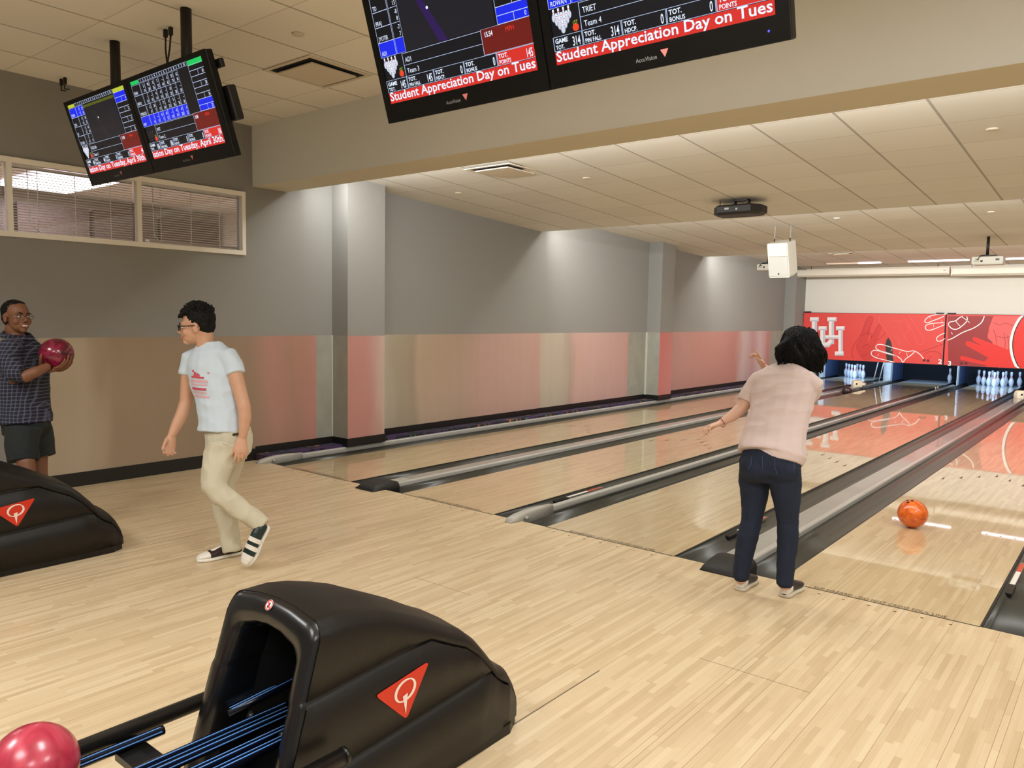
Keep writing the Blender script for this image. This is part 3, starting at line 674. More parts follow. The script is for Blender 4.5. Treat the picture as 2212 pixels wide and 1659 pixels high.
# bright lamp strips set in the last length of ceiling
TUBE = mat('lamp_strip_glow', (255, 250, 255), .5, emit=(250, 235, 255), estr=3.2)
for k, X in enumerate((.70, 2.49, 4.29, 6.09, 7.9)):
    z = 3.137-.037*(14.83-10.6)
    b = MB(); b.box((X, 14.79, z-.03), (X+1.2, 14.87, z-.002), TUBE if k else mat('lamp_strip_dim', (200, 180, 150), .5, emit=(230, 200, 190), estr=.35))
    if not k: b.box((X+.72, 14.785, z-.032), (X+1.2, 14.875, z-.003), TUBE)
    root = thing('ceiling_lamp_strip', ['half-lit lamp strip in the last ceiling length, nearest the mural wall', 'glowing lamp strip in the last ceiling length, between the speaker and the projector', 'glowing lamp strip in the last ceiling length, cut by the frame edge', 'glowing lamp strip outside the frame, over lane five', 'glowing lamp strip outside the frame, over lane six'][k], 'lamp strip', (X+.6, 14.83, z), 'ceiling lamp strips')
    p1 = b.build('tube')
    b = MB(); b.box((X-.02, 14.77, z-.012), (X, 14.89, z-.001), M_WHITE); b.box((X+1.2, 14.77, z-.012), (X+1.22, 14.89, z-.001), M_WHITE); p2 = b.build('end_trim')
    setparent(root, [p1, p2])

# ================================================================== CEILING FITTINGS
def slopez(y): 
    for y0, y1, z0, z1 in PAN:
        if y0 <= y <= y1: return z0+(z1-z0)*(y-y0)/(y1-y0)
    return ZC
def diffuser(xc, yc, sz, lab, tilt=0.):
    z = slopez(yc); root = thing('air_diffuser', lab, 'air diffuser', (xc, yc, z), 'ceiling air diffusers')
    h = sz/2; b = MB()
    # frame with a dark throat, a square plate hung just below it
    b.box((xc-h+.02, yc-h+.02, z-.006+.004), (xc+h-.02, yc+h-.02, z-.001), M_DARK); p1 = b.build('throat')
    b = MB()
    for (a0, a1, c0, c1) in ((-h, h, -h, -h+.035), (-h, h, h-.035, h), (-h, -h+.035, -h+.035, h-.035), (h-.035, h, -h+.035, h-.035)):
        b.box((xc+a0, yc+c0, z-.008), (xc+a1, yc+c1, z-.001), M_TILEW)
    p2 = b.build('frame')
    b = MB(); M = Matrix.Translation((xc, yc, z-.018)) @ Matrix.Rotation(tilt, 4, 'X'); b.boxm((-h+.085, -h+.085, -.006), (h-.085, h-.085, .006), M, M_TILEW); p3 = b.build('plate', bevel=.003)
    setparent(root, [p1, p2, p3])
M_TILEW = mat('diffuser_plate', (214, 200, 178), .7)
diffuser(1.535, -.705, .60, 'square white air diffuser with dark slot in the front ceiling between the screens')
diffuser(1.555, 1.605, .60, 'square air diffuser in the first falling ceiling length behind the beam')
diffuser(1.58, 13.05, .48, 'small square air diffuser in the farthest ceiling length')
for k, (X, Y, lab) in enumerate([(2.13, -1.31, 'round white sprinkler cover in the front ceiling between the screens'), (.32, 2.23, 'round sprinkler cover in the first ceiling length close to the mural wall'), (2.14, 2.23, 'round sprinkler cover in the first ceiling length past the diffuser'),
        (5.77, 2.19, 'round sprinkler cover in the first ceiling length near the frame corner'), (.55, -2.9, 'round sprinkler cover in the front ceiling at the upper frame edge'), (3.25, 6.95, 'round sprinkler cover in the second ceiling length behind the speaker'), (5.1, 7.2, 'round sprinkler cover in the second ceiling length at the frame edge'), (4.77, 11.2, 'round sprinkler cover beside the white projector on the pole')]):
    z = slopez(Y); b = MB(); b.lathe([(.001, z-.011), (.036, z-.011), (.042, z-.006), (.042, z-.001)], (X, Y, 0), M_TILEW if Y < 5 else M_WHITE, 20)
    tag(b.build('sprinkler_cover'), lab, 'sprinkler cover', 'ceiling sprinkler covers')
# wall-wash loudspeaker on two chains
SPW = mat('speaker_white', (212, 208, 196), .45); SPG = mat('speaker_grille', (190, 187, 180), .6, bump=.4, bscale=300)
def speaker():
    X, Y, Z0, Z1 = 2.36, 7.42, 2.27, 2.80
    root = thing('loudspeaker', 'white trapezoid loudspeaker hanging on two chains in front of the far masking', 'loudspeaker', (X, Y, Z0))
    R = Matrix.Translation((X, Y, Z0)) @ Matrix.Rotation(math.radians(-5), 4, 'Z') @ Matrix.Rotation(math.radians(14), 4, 'X')
    h = Z1-Z0; out = []
    for z, s in ((0, .93), (.03, 1.), (h-.04, 1.), (h, .96)):
        out.append([tuple(R @ Vector(p)) for p in ((-.165*s, -.16, z), (.165*s, -.16, z), (.165*s, .12 if z > .02 else .0, z), (.12*s, .19 if z > .02 else .06, z), (-.12*s, .19 if z > .02 else .06, z), (-.165*s, .12 if z > .02 else .0, z))])
    b = MB(); b.rings(out, SPW, smooth=False); p1 = b.build('cabinet', bevel=.006)
    b = MB(); b.boxm((-.15, -.172, .03), (.15, -.161, h*.62), R, SPG); b.boxm((-.15, -.172, h*.63), (.15, -.161, h-.04), R, SPW); p2 = b.build('grille')
    b = MB(); b.boxm((-.012, -.175, .05), (.012, -.172, .08), R, mat('grey_badge', (90, 88, 86), .5)); p3 = b.build('badge')
    ps = [p1, p2, p3]
    for q in (-.11, .14):
        a = R @ Vector((q, -.02, h)); t = Vector((a.x, a.y+.02, slopez(a.y)-.014)); b = MB(); n = 9
        for k in range(n):
            c = a.lerp(t, (k+.5)/n); hl = (t-a).length/n*.62
            pts = [c+Vector((math.cos(u)*.007*(1 if k % 2 else 0), math.cos(u)*.007*(0 if k % 2 else 1), math.sin(u)*hl)) for u in [2*PI*j/10 for j in range(11)]]
            b.tube(pts, .0028, M_PLA, 5)
        b.tube([a-Vector((0, 0, .01)), a+Vector((0, 0, .05))], .009, M_BLK, 8)
        ps.append(b.build('chain'))
    setparent(root, ps)
speaker()
def projector(X, Y, zt, zb, lab, w, pole=True):
    root = thing('projector', lab, 'projector', (X, Y, zb), 'white projectors on poles')
    b = MB(); rs = []
    for z, s in ((zb, .93), (zb+.02, 1.), (zt-.01, 1.), (zt, .96)):
        rs.append([(X-w/2*s, Y-.13*s, z), (X+w/2*s, Y-.13*s, z), (X+w/2*s, Y+.14*s, z), (X-w/2*s, Y+.14*s, z)])
    b.rings(rs, SPW, smooth=False); p1 = b.build('housing', bevel=.015, seg=3)
    b = MB(); b.boxm((0, 0, 0), (.07, .004, .03), Matrix.Translation((X-w/2+.03, Y-.134, zb+.04)), M_PLA); b.box((X-w/2+.12, Y-.134, zb+.04), (X-w/2+.15, Y-.129, zb+.07), M_BLK); b.box((X-w/2+.05, Y-.134, zb+.08), (X-w/2+.10, Y-.129, zb+.09), M_BLK); b.box((X+w/2-.1, Y-.134, zb+.06), (X+w/2-.05, Y-.129, zb+.09), mat('grey_badge', (90, 88, 86), .5)); p2 = b.build('ports')
    b = MB(); b.lathe([(.001, -.01), (.035, -.01), (.04, .01), (.001, .02)], (0, 0, 0), M_BLK, 16); p3 = b.build('lens'); p3.rotation_euler = (-PI/2, 0, 0); p3.location = (X+.08, Y+.145, (zt+zb)/2)
    b = MB(); b.box((X-.09, Y-.06, zt), (X+.06, Y+.06, zt+.015), M_BLK); b.box((X-.12, Y-.02, zt+.012), (X+.10, Y+.02, zt+.03), M_BLK); p4 = b.build('bracket')
    b = MB(); b.tube([(X-.02, Y, zt+.02), (X-.02, Y, slopez(Y)-.001)], .021, M_BLK, 12); p5 = b.build('pole')
    b = MB(); b.tube([(X-.05, Y-.06, zt+.03), (X-.10, Y-.13, zt), (X-.13, Y-.15, zb+.07)], .006, M_BLK, 6); b.sphere((X-.13, Y-.152, zb+.065), .010, mat('yellow_plug', (226, 210, 60), .5), 8, 6); p6 = b.build('cable')
    bpy.context.view_layer.update(); setparent(root, [p1, p2, p3, p4, p5, p6])
projector(4.80, 9.44, 2.62, 2.495, 'white projector on a black pole near the frame edge', .42)
projector(1.36, 9.40, 2.60, 2.485, 'white projector mostly hidden behind the white loudspeaker', .36)
def black_unit():
    X, Y = 3.10, 3.90; z = slopez(Y)
    root = thing('ceiling_projector', 'flat black chamfered projector fixed under the first falling ceiling length', 'projector', (X, Y, z-.16))
    out = []
    pl = [(-.28, -.05), (-.20, -.17), (.20, -.17), (.28, -.05), (.28, .12), (.2, .18), (-.2, .18), (-.28, .12)]
    for zz, s in ((z-.175, .86), (z-.15, 1.), (z-.08, 1.), (z-.065, .92)): out.append([(X+a*s, Y+c*s, zz) for a, c in pl])
    b = MB(); b.rings(out, mat('black_plastic', (26, 22, 20), .5), smooth=False); p1 = b.build('housing', bevel=.005)
    b = MB(); b.box((X-.06, Y-.04, z-.07), (X-.045, Y+.04, z-.001), M_BLK); b.box((X+.10, Y-.04, z-.07), (X+.115, Y+.04, z-.001), M_BLK); b.box((X-.06, Y-.04, z-.012), (X+.115, Y+.04, z-.002), M_BLK); p2 = b.build('bracket')
    b = MB(); b.box((X-.10, Y-.174, z-.12), (X-.05, Y-.168, z-.10), M_PLA); b.box((X+.03, Y-.174, z-.13), (X+.05, Y-.168, z-.11), M_PLA); p3 = b.build('ports')
    b = MB(); b.tube([(X-.21, Y-.05, z-.001), (X-.205, Y-.06, z-.05), (X-.17, Y-.10, z-.09)], .005, M_BLK, 6); p4 = b.build('cable')
    setparent(root, [p1, p2, p3, p4])
black_unit()

# ================================================================== SCORE SCREENS
def em(name, rgb, s=1.): return mat('screen_'+name, (8, 8, 8), .25, emit=rgb, estr=s)
SB = em('black', (14, 15, 22)); SBL = em('blue', (20, 40, 235)); SW_ = em('white', (225, 235, 255), 1.15); SR = em('red', (218, 48, 40)); SM = em('maroon', (112, 26, 22)); SL = em('line', (190, 206, 240))
SG = em('green', (30, 200, 96)); SY = em('yellow', (190, 200, 60)); SV = em('video', (28, 28, 36)); SO = em('orange', (240, 70, 40)); SRT = em('redtext', (240, 60, 40)); SPV = em('violet', (44, 22, 84)); SGR = em('greyglow', (80, 78, 78))
SOFTG = em('softgreen', (18, 96, 50)); SOFTY = em('softyellow', (84, 92, 26))
TVB = mat('tv_black', (5, 5, 5), .4, spec=.3); TVS = mat('tv_grey_lettering', (150, 150, 148), .4); TRI = mat('tv_red_triangle', (222, 132, 128), .5)
TILT = .310; TW = .990; TH = .608
def draw_screen(b, M, cfg):
    """screen face in its own plane: x across 0..1, y up 0..1, scaled to SWd x SHt"""
    Wd, Ht = TW-.095, TH-.115
    def P(u, v, o): return M @ Vector((u*Wd, v*Ht, o))
    def rect(u0, v0, u1, v1, m, o=.0008): b.quad([P(u0, v0, o), P(u1, v0, o), P(u1, v1, o), P(u0, v1, o)], m)
    def frame(u0, v0, u1, v1, t=.0035):
        rect(u0, v0, u1, v0+t, SL, .0016); rect(u0, v1-t, u1, v1, SL, .0016); rect(u0, v0, u0+t*.8, v1, SL, .0016); rect(u1-t*.8, v0, u1, v1, SL, .0016)
    def txt(s_, u, v, h, m=SW_, al='LEFT', sx=.8, bold=.0): b.text(s_, M @ Matrix.Translation((u*Wd, v*Ht, .0022)), h*Ht*1.35, m, al, sx, bold=bold)
    rect(0, 0, 1, 1, SB, 0)
    # bottom message band
    rect(0, 0, 1, .098, SR); b.text(cfg['msg'], M @ Matrix.Translation((cfg['msgpos'][0]*Wd, .024*Ht, .0022)), .082*Ht*1.35, SW_, cfg['msgal'], fit=.985*Wd, bold=.0008)
    for (u0, u1, t1, t2, n, red) in ((0, .155, 'GAME', 'TOT.', cfg['tot'], 0), (.157, .352, 'TOT.', 'PIN FALL', cfg['tot'], 0), (.354, .560, 'TOT.', 'HDCP.', '0', 0), (.562, .772, 'TOT.', 'BONUS', '0', 0), (.774, 1., 'TOT.', 'POINTS', cfg['tot'], 1)):
        if red: rect(u0, .104, u1, .208, SR, .0012)
        frame(u0, .102, u1, .210); txt(t1, u0+.010, .160, .036, sx=.95, bold=.0006); txt(t2, u0+.010, .114, .033, sx=.85, bold=.0004); txt(n, u1-.012, .116, .072, al='RIGHT', sx=.52, bold=.0006)
    # name and team lines, speed box
    rect(.155, .212, .158, .415, SL, .0016); rect(.158, .305, .70, .309, SL, .0016); rect(.158, .408, .70, .412, SL, .0016)
    txt(cfg['name'], .172, .330, .046, sx=.8); txt(cfg['team'], .172, .232, .046, sx=.85)
    rect(.70, .214, 1, .418, SM, .0012); frame(.70, .212, 1, .42); txt(cfg['mph'], .72, .352, .042, sx=.75, bold=.0006); txt('MPH', .85, .352, .042, SRT, sx=.85)
    # little rack of pins and the ball
    for r_ in range(4):
        for k in range(r_+1):
            cx = .062+(k-r_/2)*.027; cy = .225+r_*.032
            if cfg.get('sparse'):
                rect(cx-.006, cy+.02, cx+.006, cy+.03, SGR, .0018); continue
            b.add([P(cx+.0135*math.cos(a*PI/5), cy+.033*math.sin(a*PI/5)+.028, .00195-.0001*r_) for a in range(10)], [tuple(range(10))], em('pinshade', (96, 100, 116)))
            b.add([P(cx+.011*math.cos(a*PI/5), cy+.030*math.sin(a*PI/5)+.028, .0020-.0001*r_) for a in range(10)], [tuple(range(10))], em('pinwhite', (212, 218, 232)))
            rect(cx-.0045, cy+.055, cx+.0045, cy+.092, SW_, .0020-.0001*r_); rect(cx-.005, cy+.066, cx+.005, cy+.071, SRT, .0023-.0001*r_)
    b.add([P(.128+.017*math.cos(a*PI/6), .245+.028*math.sin(a*PI/6), .0018) for a in range(12)], [tuple(range(12))], SO); txt('1ST', .128, .268, .03, SY, 'CENTER', .8)
    # header with frame numbers
    rect(0, .955, .12, 1, cfg['hc'], .001); rect(.81, .94, 1, 1, cfg['hc'], .001)
    for k in range(10): u = .125+k*.068; frame(u, .955, u+.066, 1., .003); txt(str(k+1), u+.033, .962, .034, SW_, 'CENTER', .9)
    # players: name, frames, totals
    for r_, (nm, fr) in enumerate(cfg['players']):
        v1 = .948-r_*.132; v0 = v1-.132; cur = (r_ == cfg['cur'])
        if cur: rect(0, v0, (.12+.068*max(1, len(fr))) if len(fr) < 10 else .80, v1, SBL, .0012); rect(.81, v0, 1, v1, SBL, .0012)
        frame(0, v0, .12, v1, .003); txt(nm, .012, v0+.014, .042, sx=.72)
        for k, (a, c) in enumerate(fr): u = .125+k*.068; frame(u, v0, u+.066, v1, .0022); txt(a, u+.058, v0+.072, .040, al='RIGHT', sx=.8); txt(c, u+.058, v0+.014, .040, al='RIGHT', sx=.8)
        frame(.81, v0, 1, v0+.066, .003); frame(.81, v0+.066, 1, v1, .003); rect(.91, v0, .913, v0+.066, SL, .0016); txt(cfg['sums'][r_], .985, v0+.014, .040, al='RIGHT', sx=.8)
    if cfg.get('video'):
        u0 = .125+.068*cfg['video']; rect(u0, .418, .80, .90, SV, .0024)
        b.add([P(u0+.12, .85, .0027), P(u0+.16, .85, .0027), P(u0+.30, .42, .0027), P(u0+.24, .42, .0027)], [(0, 1, 2, 3)], SPV if cfg['hc'] == SG else SGR if False else em('videoband', (38, 36, 40)))
        b.add([P(u0+.20+.008*math.cos(a*PI/4), .72+.014*math.sin(a*PI/4), .003) for a in range(8)], [tuple(range(8))], SW_)
        rect(u0, .90, .80, .935, SOFTG if cfg['hc'] == SG else SOFTY, .0024)
F2 = lambda s_: [tuple(k.split('/')) for k in s_.split()]
CFG = {
 'a1': dict(msg='iation Day on Tuesday, April 30th.', msgpos=(.995, .022), msgal='RIGHT', tot='44', name='RUCHA', team='Team 1', mph='11.98', hc=SY, cur=0, sums=['9', '12', '11', '12'], video=2,
    players=[('CHAN', F2('7/7 27/16')), ('SUN', F2('5/6 24/12')), ('JO', F2('1/5 63/14')), ('DYLAN', F2('-/0 -/0'))]),
 'a2': dict(msg='iation Day on Tuesday, April 30th.', msgpos=(.995, .022), msgal='RIGHT', tot='186', name='WIT', team='Team 2', mph='9.08', hc=SG, cur=3, sums=['81', '28', '36', '32'], sparse=True, video=None,
    players=[('SEAN', F2('2-/19 90/28 -5/36 7-/53 --/64 -3/65 55/73 62/81')), ('ANVU', F2('-/10 --/10 4/14 -6/14 -/20 -8/20 --/28 --/28')), ('VINNOU', F2('-5/0 26/7 -/13 71/24 6/32 3-/36 --/36 --/36')), ('WIT', F2('-/4 --/0 31/7 47/12 --/19 -9/19 -4/28 -3/32'))]),
 'b1': dict(msg='Student Appreciation Day on Tues', msgpos=(.004, .022), msgal='LEFT', tot='145', name='ADI', team='Team 3', mph='15.54', hc=SG, cur=3, sums=['22', '8', '7', '0'], video=1,
    players=[('TD', F2('9/13 9/22')), ('PRAJ', F2('-8/8')), ('JYOTIR', F2('-7/7')), ('ADI', F2('/'))]),
 'b2': dict(msg='Student Appreciation Day on Tues', msgpos=(.004, .022), msgal='LEFT', tot='314', name='TRIET', team='Team 4', mph='12.10', hc=SG, cur=3, sums=['95', '71', '88', '60'], video=2,
    players=[('MINH', F2('9/13 9/22')), ('LAN', F2('-8/8 8/17')), ('HUY', F2('-7/7 9/16')), ('ROWAN', F2('/ /'))]),
}
def tv(xl, key, lab, poled=True, led=False):
    """one monitor: left edge xl, bottom front edge at y -1.975, z 2.507, leaning towards the players"""
    Y0, Z0 = -1.975, 2.507
    up = Vector((0, -math.sin(TILT), math.cos(TILT))); nrm = Vector((0, -math.cos(TILT), -math.sin(TILT)))
    M = Matrix(((1, 0, 0, xl), (0, up.y, nrm.y, Y0), (0, up.z, nrm.z, Z0), (0, 0, 0, 1)))
    root = thing('score_monitor', lab, 'monitor', (xl+TW/2, Y0+.05, Z0), 'score monitors')
    x0, x1, y0, y1 = .045, TW-.050, .086, TH-.029
    b = MB(); g = .003
    b.boxm((g, 0, -.055), (TW-g, TH, -.004), M, TVB)
    p = [b.build('housing', bevel=.008)]
    b = MB()
    for r4 in ((g, 0, TW-g, y0), (g, y1, TW-g, TH), (g, y0, x0, y1), (x1, y0, TW-g, y1)): b.boxm((r4[0], r4[1], -.006), (r4[2], r4[3], .004), M, TVB)
    p.append(b.build('bezel'))
    b = MB(); b.boxm((.16, .08, -.13), (TW-.16, TH-.12, -.05), M, TVB); p.append(b.build('rear_cover', bevel=.02))
    b = MB(); draw_screen(b, M @ Matrix.Translation((x0, y0, -.0015)), CFG[key]); p.append(b.build('screen'))
    b = MB(); b.text('AccuVision', M @ Matrix.Translation((TW*.5-.045, .030, .0046)), .022, TVS, 'CENTER', .9); p.append(b.build('maker_lettering'))
    b = MB(); b.add([M @ Vector(q) for q in ((TW*.5+.015, .058, .0046), (TW*.5+.048, .058, .0046), (TW*.5+.032, .030, .0046))], [(0, 2, 1)], TRI); p.append(b.build('triangle_badge'))
    if led: b = MB(); b.sphere(M @ Vector((TW-.075, .040, .005)), .004, em('led', (60, 60, 255), 3.), 8, 6); p.append(b.build('power_light'))
    # ceiling pole and tilting bracket behind
    X = xl+TW/2
    b = MB(); b.tube([(X, -2.0, 2.98), (X, -2.0, ZC-.001)], .034, M_BLK, 16); p.append(b.build('pole'))
    b = MB()
    for s in (-1, 1): b.prism([(-2.12, 3.11), (-2.15, 3.075), (-1.98, 3.00), (-1.88, 2.80), (-1.84, 2.80), (-1.92, 3.06), (-2.0, 3.10)], X+s*.055-.006, X+s*.055+.006, M_BLK, axis='x')
    b.box((X-.06, -2.03, 3.02), (X+.06, -1.95, 3.05), M_BLK); p.append(b.build('tilt_bracket'))
    b = MB(); b.boxm((TW-.20, .20, -.12), (TW+.035, .40, -.06), M, M_BLK) if key == 'a2' else b.boxm((TW-.3, .2, -.14), (TW-.1, .4, -.12), M, M_BLK); p.append(b.build('control_box', bevel=.01))
    if key == 'a2': b = MB(); b.boxm((TW-.06, .50, -.09), (TW+.03, .55, -.06), M, M_BLK); p.append(b.build('side_bracket', bevel=.006))
    setparent(root, p)
CA, CB = 1.428, 4.788
tv(CA-TW, 'a1', 'smaller-looking score monitor with yellow header, team 1, nearest the blinds')
tv(CA, 'a2', 'score monitor with green header and blue bottom row, team 2')
tv(CB-TW, 'b1', 'large score monitor showing team 3 and total 145')
tv(CB, 'b2', 'large score monitor showing team 4 and total 314', led=True)
# power leads dropping from sockets in the ceiling tiles
for X, Y, lab in ((1.50, -1.90, 'two black power leads dropping from the ceiling behind the team 2 monitor'), (-.33, -1.86, 'two short black plugs in the ceiling beside the dark wall')):
    root = thing('power_lead', lab, 'power lead', (X, Y, ZC-.3), 'ceiling power leads'); p = []
    for s in (-.035, .035):
        b = MB(); b.box((X+s-.014, Y-.012, ZC-.055), (X+s+.014, Y+.012, ZC-.002), M_BLK); p.append(b.build('plug', bevel=.004))
        b = MB()
        if X > 0: b.tube([(X+s, Y, ZC-.05), (X+s*.8, Y-.005, ZC-.14), (X+.0, Y-.01, ZC-.24), (X-.02, Y, ZC-.34), (X-.05, Y+.05, ZC-.5)], .006, M_BLK, 6)
        else: b.tube([(X+s, Y, ZC-.05), (X+s-.01, Y, ZC-.09), (X+s-.02, Y+.04, ZC-.085)], .006, M_BLK, 6)
        p.append(b.build('cable'))
    setparent(root, p)

# ================================================================== BALL RETURNS
M_HOOD = mat('hood_black_plastic', (19, 16, 13), .42, bump=.10, bscale=260, spec=.4)
M_HRIM = mat('hood_rim_black', (20, 20, 21), .26, spec=.6)
M_TUBE = mat('rack_black_tube', (20, 19, 18), .32)
M_NAVY = mat('rail_navy', (14, 18, 34), .25, coat=.4)
M_LBL = mat('rail_blue_highlight', (104, 160, 235), .35)  # colour of the rails' blue reflections, laid on as thin lines
QRED = mat('logo_red', (214, 50, 24), .4); QWHT = mat('logo_white', (246, 226, 214), .4)
def lerpt(tab, t):
    if t <= tab[0][0]: return tab[0][1]
    for (a, b_), (c, d_) in zip(tab[:-1], tab[1:]):
        if t <= c: return b_+(d_-b_)*(t-a)/(c-a)
    return tab[-1][1]
HT = [(-3.27, .690), (-3.18, .690), (-3.10, .676), (-3.0, .648), (-2.92, .612), (-2.82, .566), (-2.73, .515), (-2.70, .499), (-2.66, .478), (-2.60, .425), (-2.53, .350), (-2.49, .296), (-2.465, .278), (-2.42, .252), (-2.38, .205), (-2.35, .150), (-2.335, .10), (-2.332, .05)]
def hood_ring(cx, y, h, lean, inset=0., dy=0., plain=False):
    g2 = .225+(.058)*(y+3.27)/.78; g1 = .470+.045*(y+3.27)/.54
    # plan taper towards the nose
    tp = lerpt([(-3.3, 1.), (-2.6, .985), (-2.42, .93), (-2.35, .84), (-2.332, .78)], y)
    w3, w2, w1 = [.252*tp-inset, .244*tp-inset, .236*tp-inset]
    top = h-inset*1.25
    half = [(w3, .035), (w3, g2-.011), (w3-.013, g2-.002), (w2-.010, g2+.004), (w2, g2+.010), (w2, g1-.011), (w2-.013, g1-.002), (w1-.010, g1+.004), (w1, g1+.010)]
    if plain: half = [(w3-(w3-w1)*k/6, z) for k, (x, z) in enumerate(half)]
    r = min(.065, top*.4)
    lim = top-r
    pts = [(x, min(z, lim)) for x, z in half]
    wt = pts[-1][0] if lim > g1 else (w2 if lim > g2 else w3)
    pts = [(min(x, wt) if z >= lim-1e-6 else x, z) for x, z in pts]
    for k in range(1, 7):
        a = PI/2*k/6; pts.append((wt-r+r*math.cos(a), lim+r*math.sin(a)))
    pts.append((wt*.4, top+.012)); 
    full = pts+[(0, top+.018)]+[(-x, z) for x, z in reversed(pts)]
    return [(cx+x, y-lean*max(0, .70-z)+dy, z) for x, z in full]
def ball_return(cx, lab):
    root = thing('ball_return', lab, 'ball return', (cx, -2.9, 0), 'ball returns'); p = []
    b = MB(); ys = [-3.27, -3.24, -3.18, -3.10, -3.0, -2.92, -2.82, -2.73, -2.70, -2.66, -2.60, -2.53, -2.495, -2.465, -2.42, -2.38, -2.35, -2.335, -2.332]
    rs = []
    for y in ys: rs.append(hood_ring(cx, y, lerpt(HT, y), .30*max(0, (-2.6-y)/.67) if y < -2.6 else 0))
    b.rings(rs, M_HOOD, caps=False); n = len(rs[-1]); b.add(rs[-1], [tuple(range(n))], M_HOOD)
    hood = b.build('hood'); p.append(hood)
    # moulded rim round the mouth and the dark throat behind it
    b = MB(); rr = []
    for ins, dy in ((.0, .004), (.003, -.010), (.012, -.020), (.034, -.024), (.056, -.018), (.068, .0), (.073, .03), (.075, .12)): rr.append(hood_ring(cx, -3.27, .690, .30, ins, dy, True))
    b.rings(rr, M_HRIM, caps=False); rim = b.build('mouth_rim'); p.append(rim)
    b = MB(); rr = [hood_ring(cx, -3.27, .690, .30, .075, .12, True), hood_ring(cx, -3.27, .56, .20, .10, .45, True)]
    b.rings(rr, M_DARK, caps=False); n = len(rr[1]); b.add(rr[1], [tuple(range(n))], M_DARK); p.append(b.build('throat'))
    b = MB(); b.box((cx-.238, -3.46, .0), (cx+.238, -2.42, .04), M_HOOD); b.prism([(cx-.238, -2.42), (cx+.238, -2.42), (cx+.20, -2.345), (cx-.20, -2.345)], 0., .04, M_HOOD, axis='z'); p.append(b.build('skirt'))
    # triangular emblem on both flanks
    for s in (1, -1):
        b = MB(); X = cx+s*.2455
        def YZ(y, z, o): return (X+s*o, y, z)
        tri = [(-3.093, .408), (-2.865, .440), (-2.965, .283)]
        c = (sum(t[0] for t in tri)/3, sum(t[1] for t in tri)/3); out = []
        for i in range(3):
            P0, P1, P2 = Vector(tri[i-1]), Vector(tri[i]), Vector(tri[(i+1) % 3])
            a = P1+(P0-P1).normalized()*.016; d = P1+(P2-P1).normalized()*.016
            for k in range(5):
                t = k/4; out.append(tuple(a*(1-t)**2+P1*2*t*(1-t)+d*t*t))
        b.add([YZ(y, z, .0) for y, z in out]+[YZ(y, z, .004) for y, z in out], [tuple(range(15))[::-s], tuple(range(15, 30))[::s]]+[(i, (i+1) % 15, 15+(i+1) % 15, 15+i) for i in range(15)], QRED)
        em_ = b.build('emblem'); p.append(em_)
        b = MB(); vs = []; n = 28; qc = (-2.972, .383)
        for k in range(n):
            a = 2*PI*k/n; th = .0055+.0075*abs(math.cos(a+.5))
            for q in (0, th): vs.append(YZ(qc[0]+(.047-q)*math.cos(a)+.004*math.sin(a), qc[1]+(.0365-q*.75)*math.sin(a), .0055))
        b.add(vs, [(2*k, 2*k+1, (2*k+3) % (2*n), (2*k+2) % (2*n)) for k in range(n)], QWHT)
        b.add([YZ(-2.984, .366, .006), YZ(-2.962, .372, .006), YZ(-2.970, .302, .006)], [(0, 1, 2)], QWHT)
        lt = b.build('emblem_letter'); p.append(lt)
    # round warning sticker on the rim
    b = MB(); sy, sz = -3.291, .686; un = Vector((0, -.80, .60)); uz = Vector((0, .60, .80)); ux = Vector((1, 0, 0)); C0 = Vector((cx-.006, sy, sz))+un*.004
    def D2(u, v, o): return C0+ux*u+uz*v+un*o
    b.add([D2(.0165*math.cos(a*PI/12), .0165*math.sin(a*PI/12), .002) for a in range(24)], [tuple(range(24))], WHT)
    vs = []
    for a in range(24):
        for r_ in (.0155, .0122): vs.append(D2(r_*math.cos(a*PI/12), r_*math.sin(a*PI/12), .0026))
    b.add(vs, [(2*k, 2*k+1, (2*k+3) % 48, (2*k+2) % 48) for k in range(24)], QRED)
    b.add([D2(u, v, .0027) for u, v in ((-.005, -.009), (.003, -.009), (.005, -.001), (.004, .007), (.001, .009), (-.002, .004), (-.005, .002))], [tuple(range(7))], INK)
    b.add([D2(u, v, .0029) for u, v in ((-.011, .008), (-.008, .011), (.011, -.008), (.008, -.011))], [(0, 1, 2, 3)], QRED)
    p.append(b.build('warning_sticker'))
    # ball track: outer tubes, pairs of rails with painted-on blue highlights, straps, stand
    for s in (-1, 1):
        b = MB(); b.tube([(cx+s*.300, -4.75, .31), (cx+s*.300, -3.255, .31)], .025, M_TUBE, 20); b.tube([(cx+s*.300, -3.262, .31), (cx+s*.300, -3.250, .31)], .0262, M_TUBE, 20); p.append(b.build('side_tube'))
        for dx, y1 in ((.240, -3.515), (.085, -3.18), (.040, -3.20)):
            X = cx+s*dx; b = MB(); b.tube([(X, -4.75, .30), (X, y1, .30)], .0145, M_NAVY, 16); p.append(b.build('ball_rail')); rail_ = p[-1]
            q = MB()
            for a in (55, 110) if s > 0 else (70, 15):
                aa = math.radians(a); q.box((X+.0138*math.cos(aa)-.0014, -4.74, .30+.0138*math.sin(aa)-.0014), (X+.0138*math.cos(aa)+.0014, y1-.01, .30+.0138*math.sin(aa)+.0014), M_LBL)
            st = q.build('blue_highlights'); st.parent = rail_
        X = cx+s*.283 if s > 0 else cx-.283
        b = MB(); b.tube([(cx+s*.155, -3.35, .315), (cx+s*.155, -3.06, .335)], .013, M_NAVY, 14); p.append(b.build('inner_rail')); q = MB()
        for dx in (-.006, .006): q.tube([(cx+s*.155+dx, -3.34, .3275), (cx+s*.155+dx, -3.07, .3475)], .002, M_LBL, 6)
        st = q.build('blue_highlights'); st.parent = p[-1]
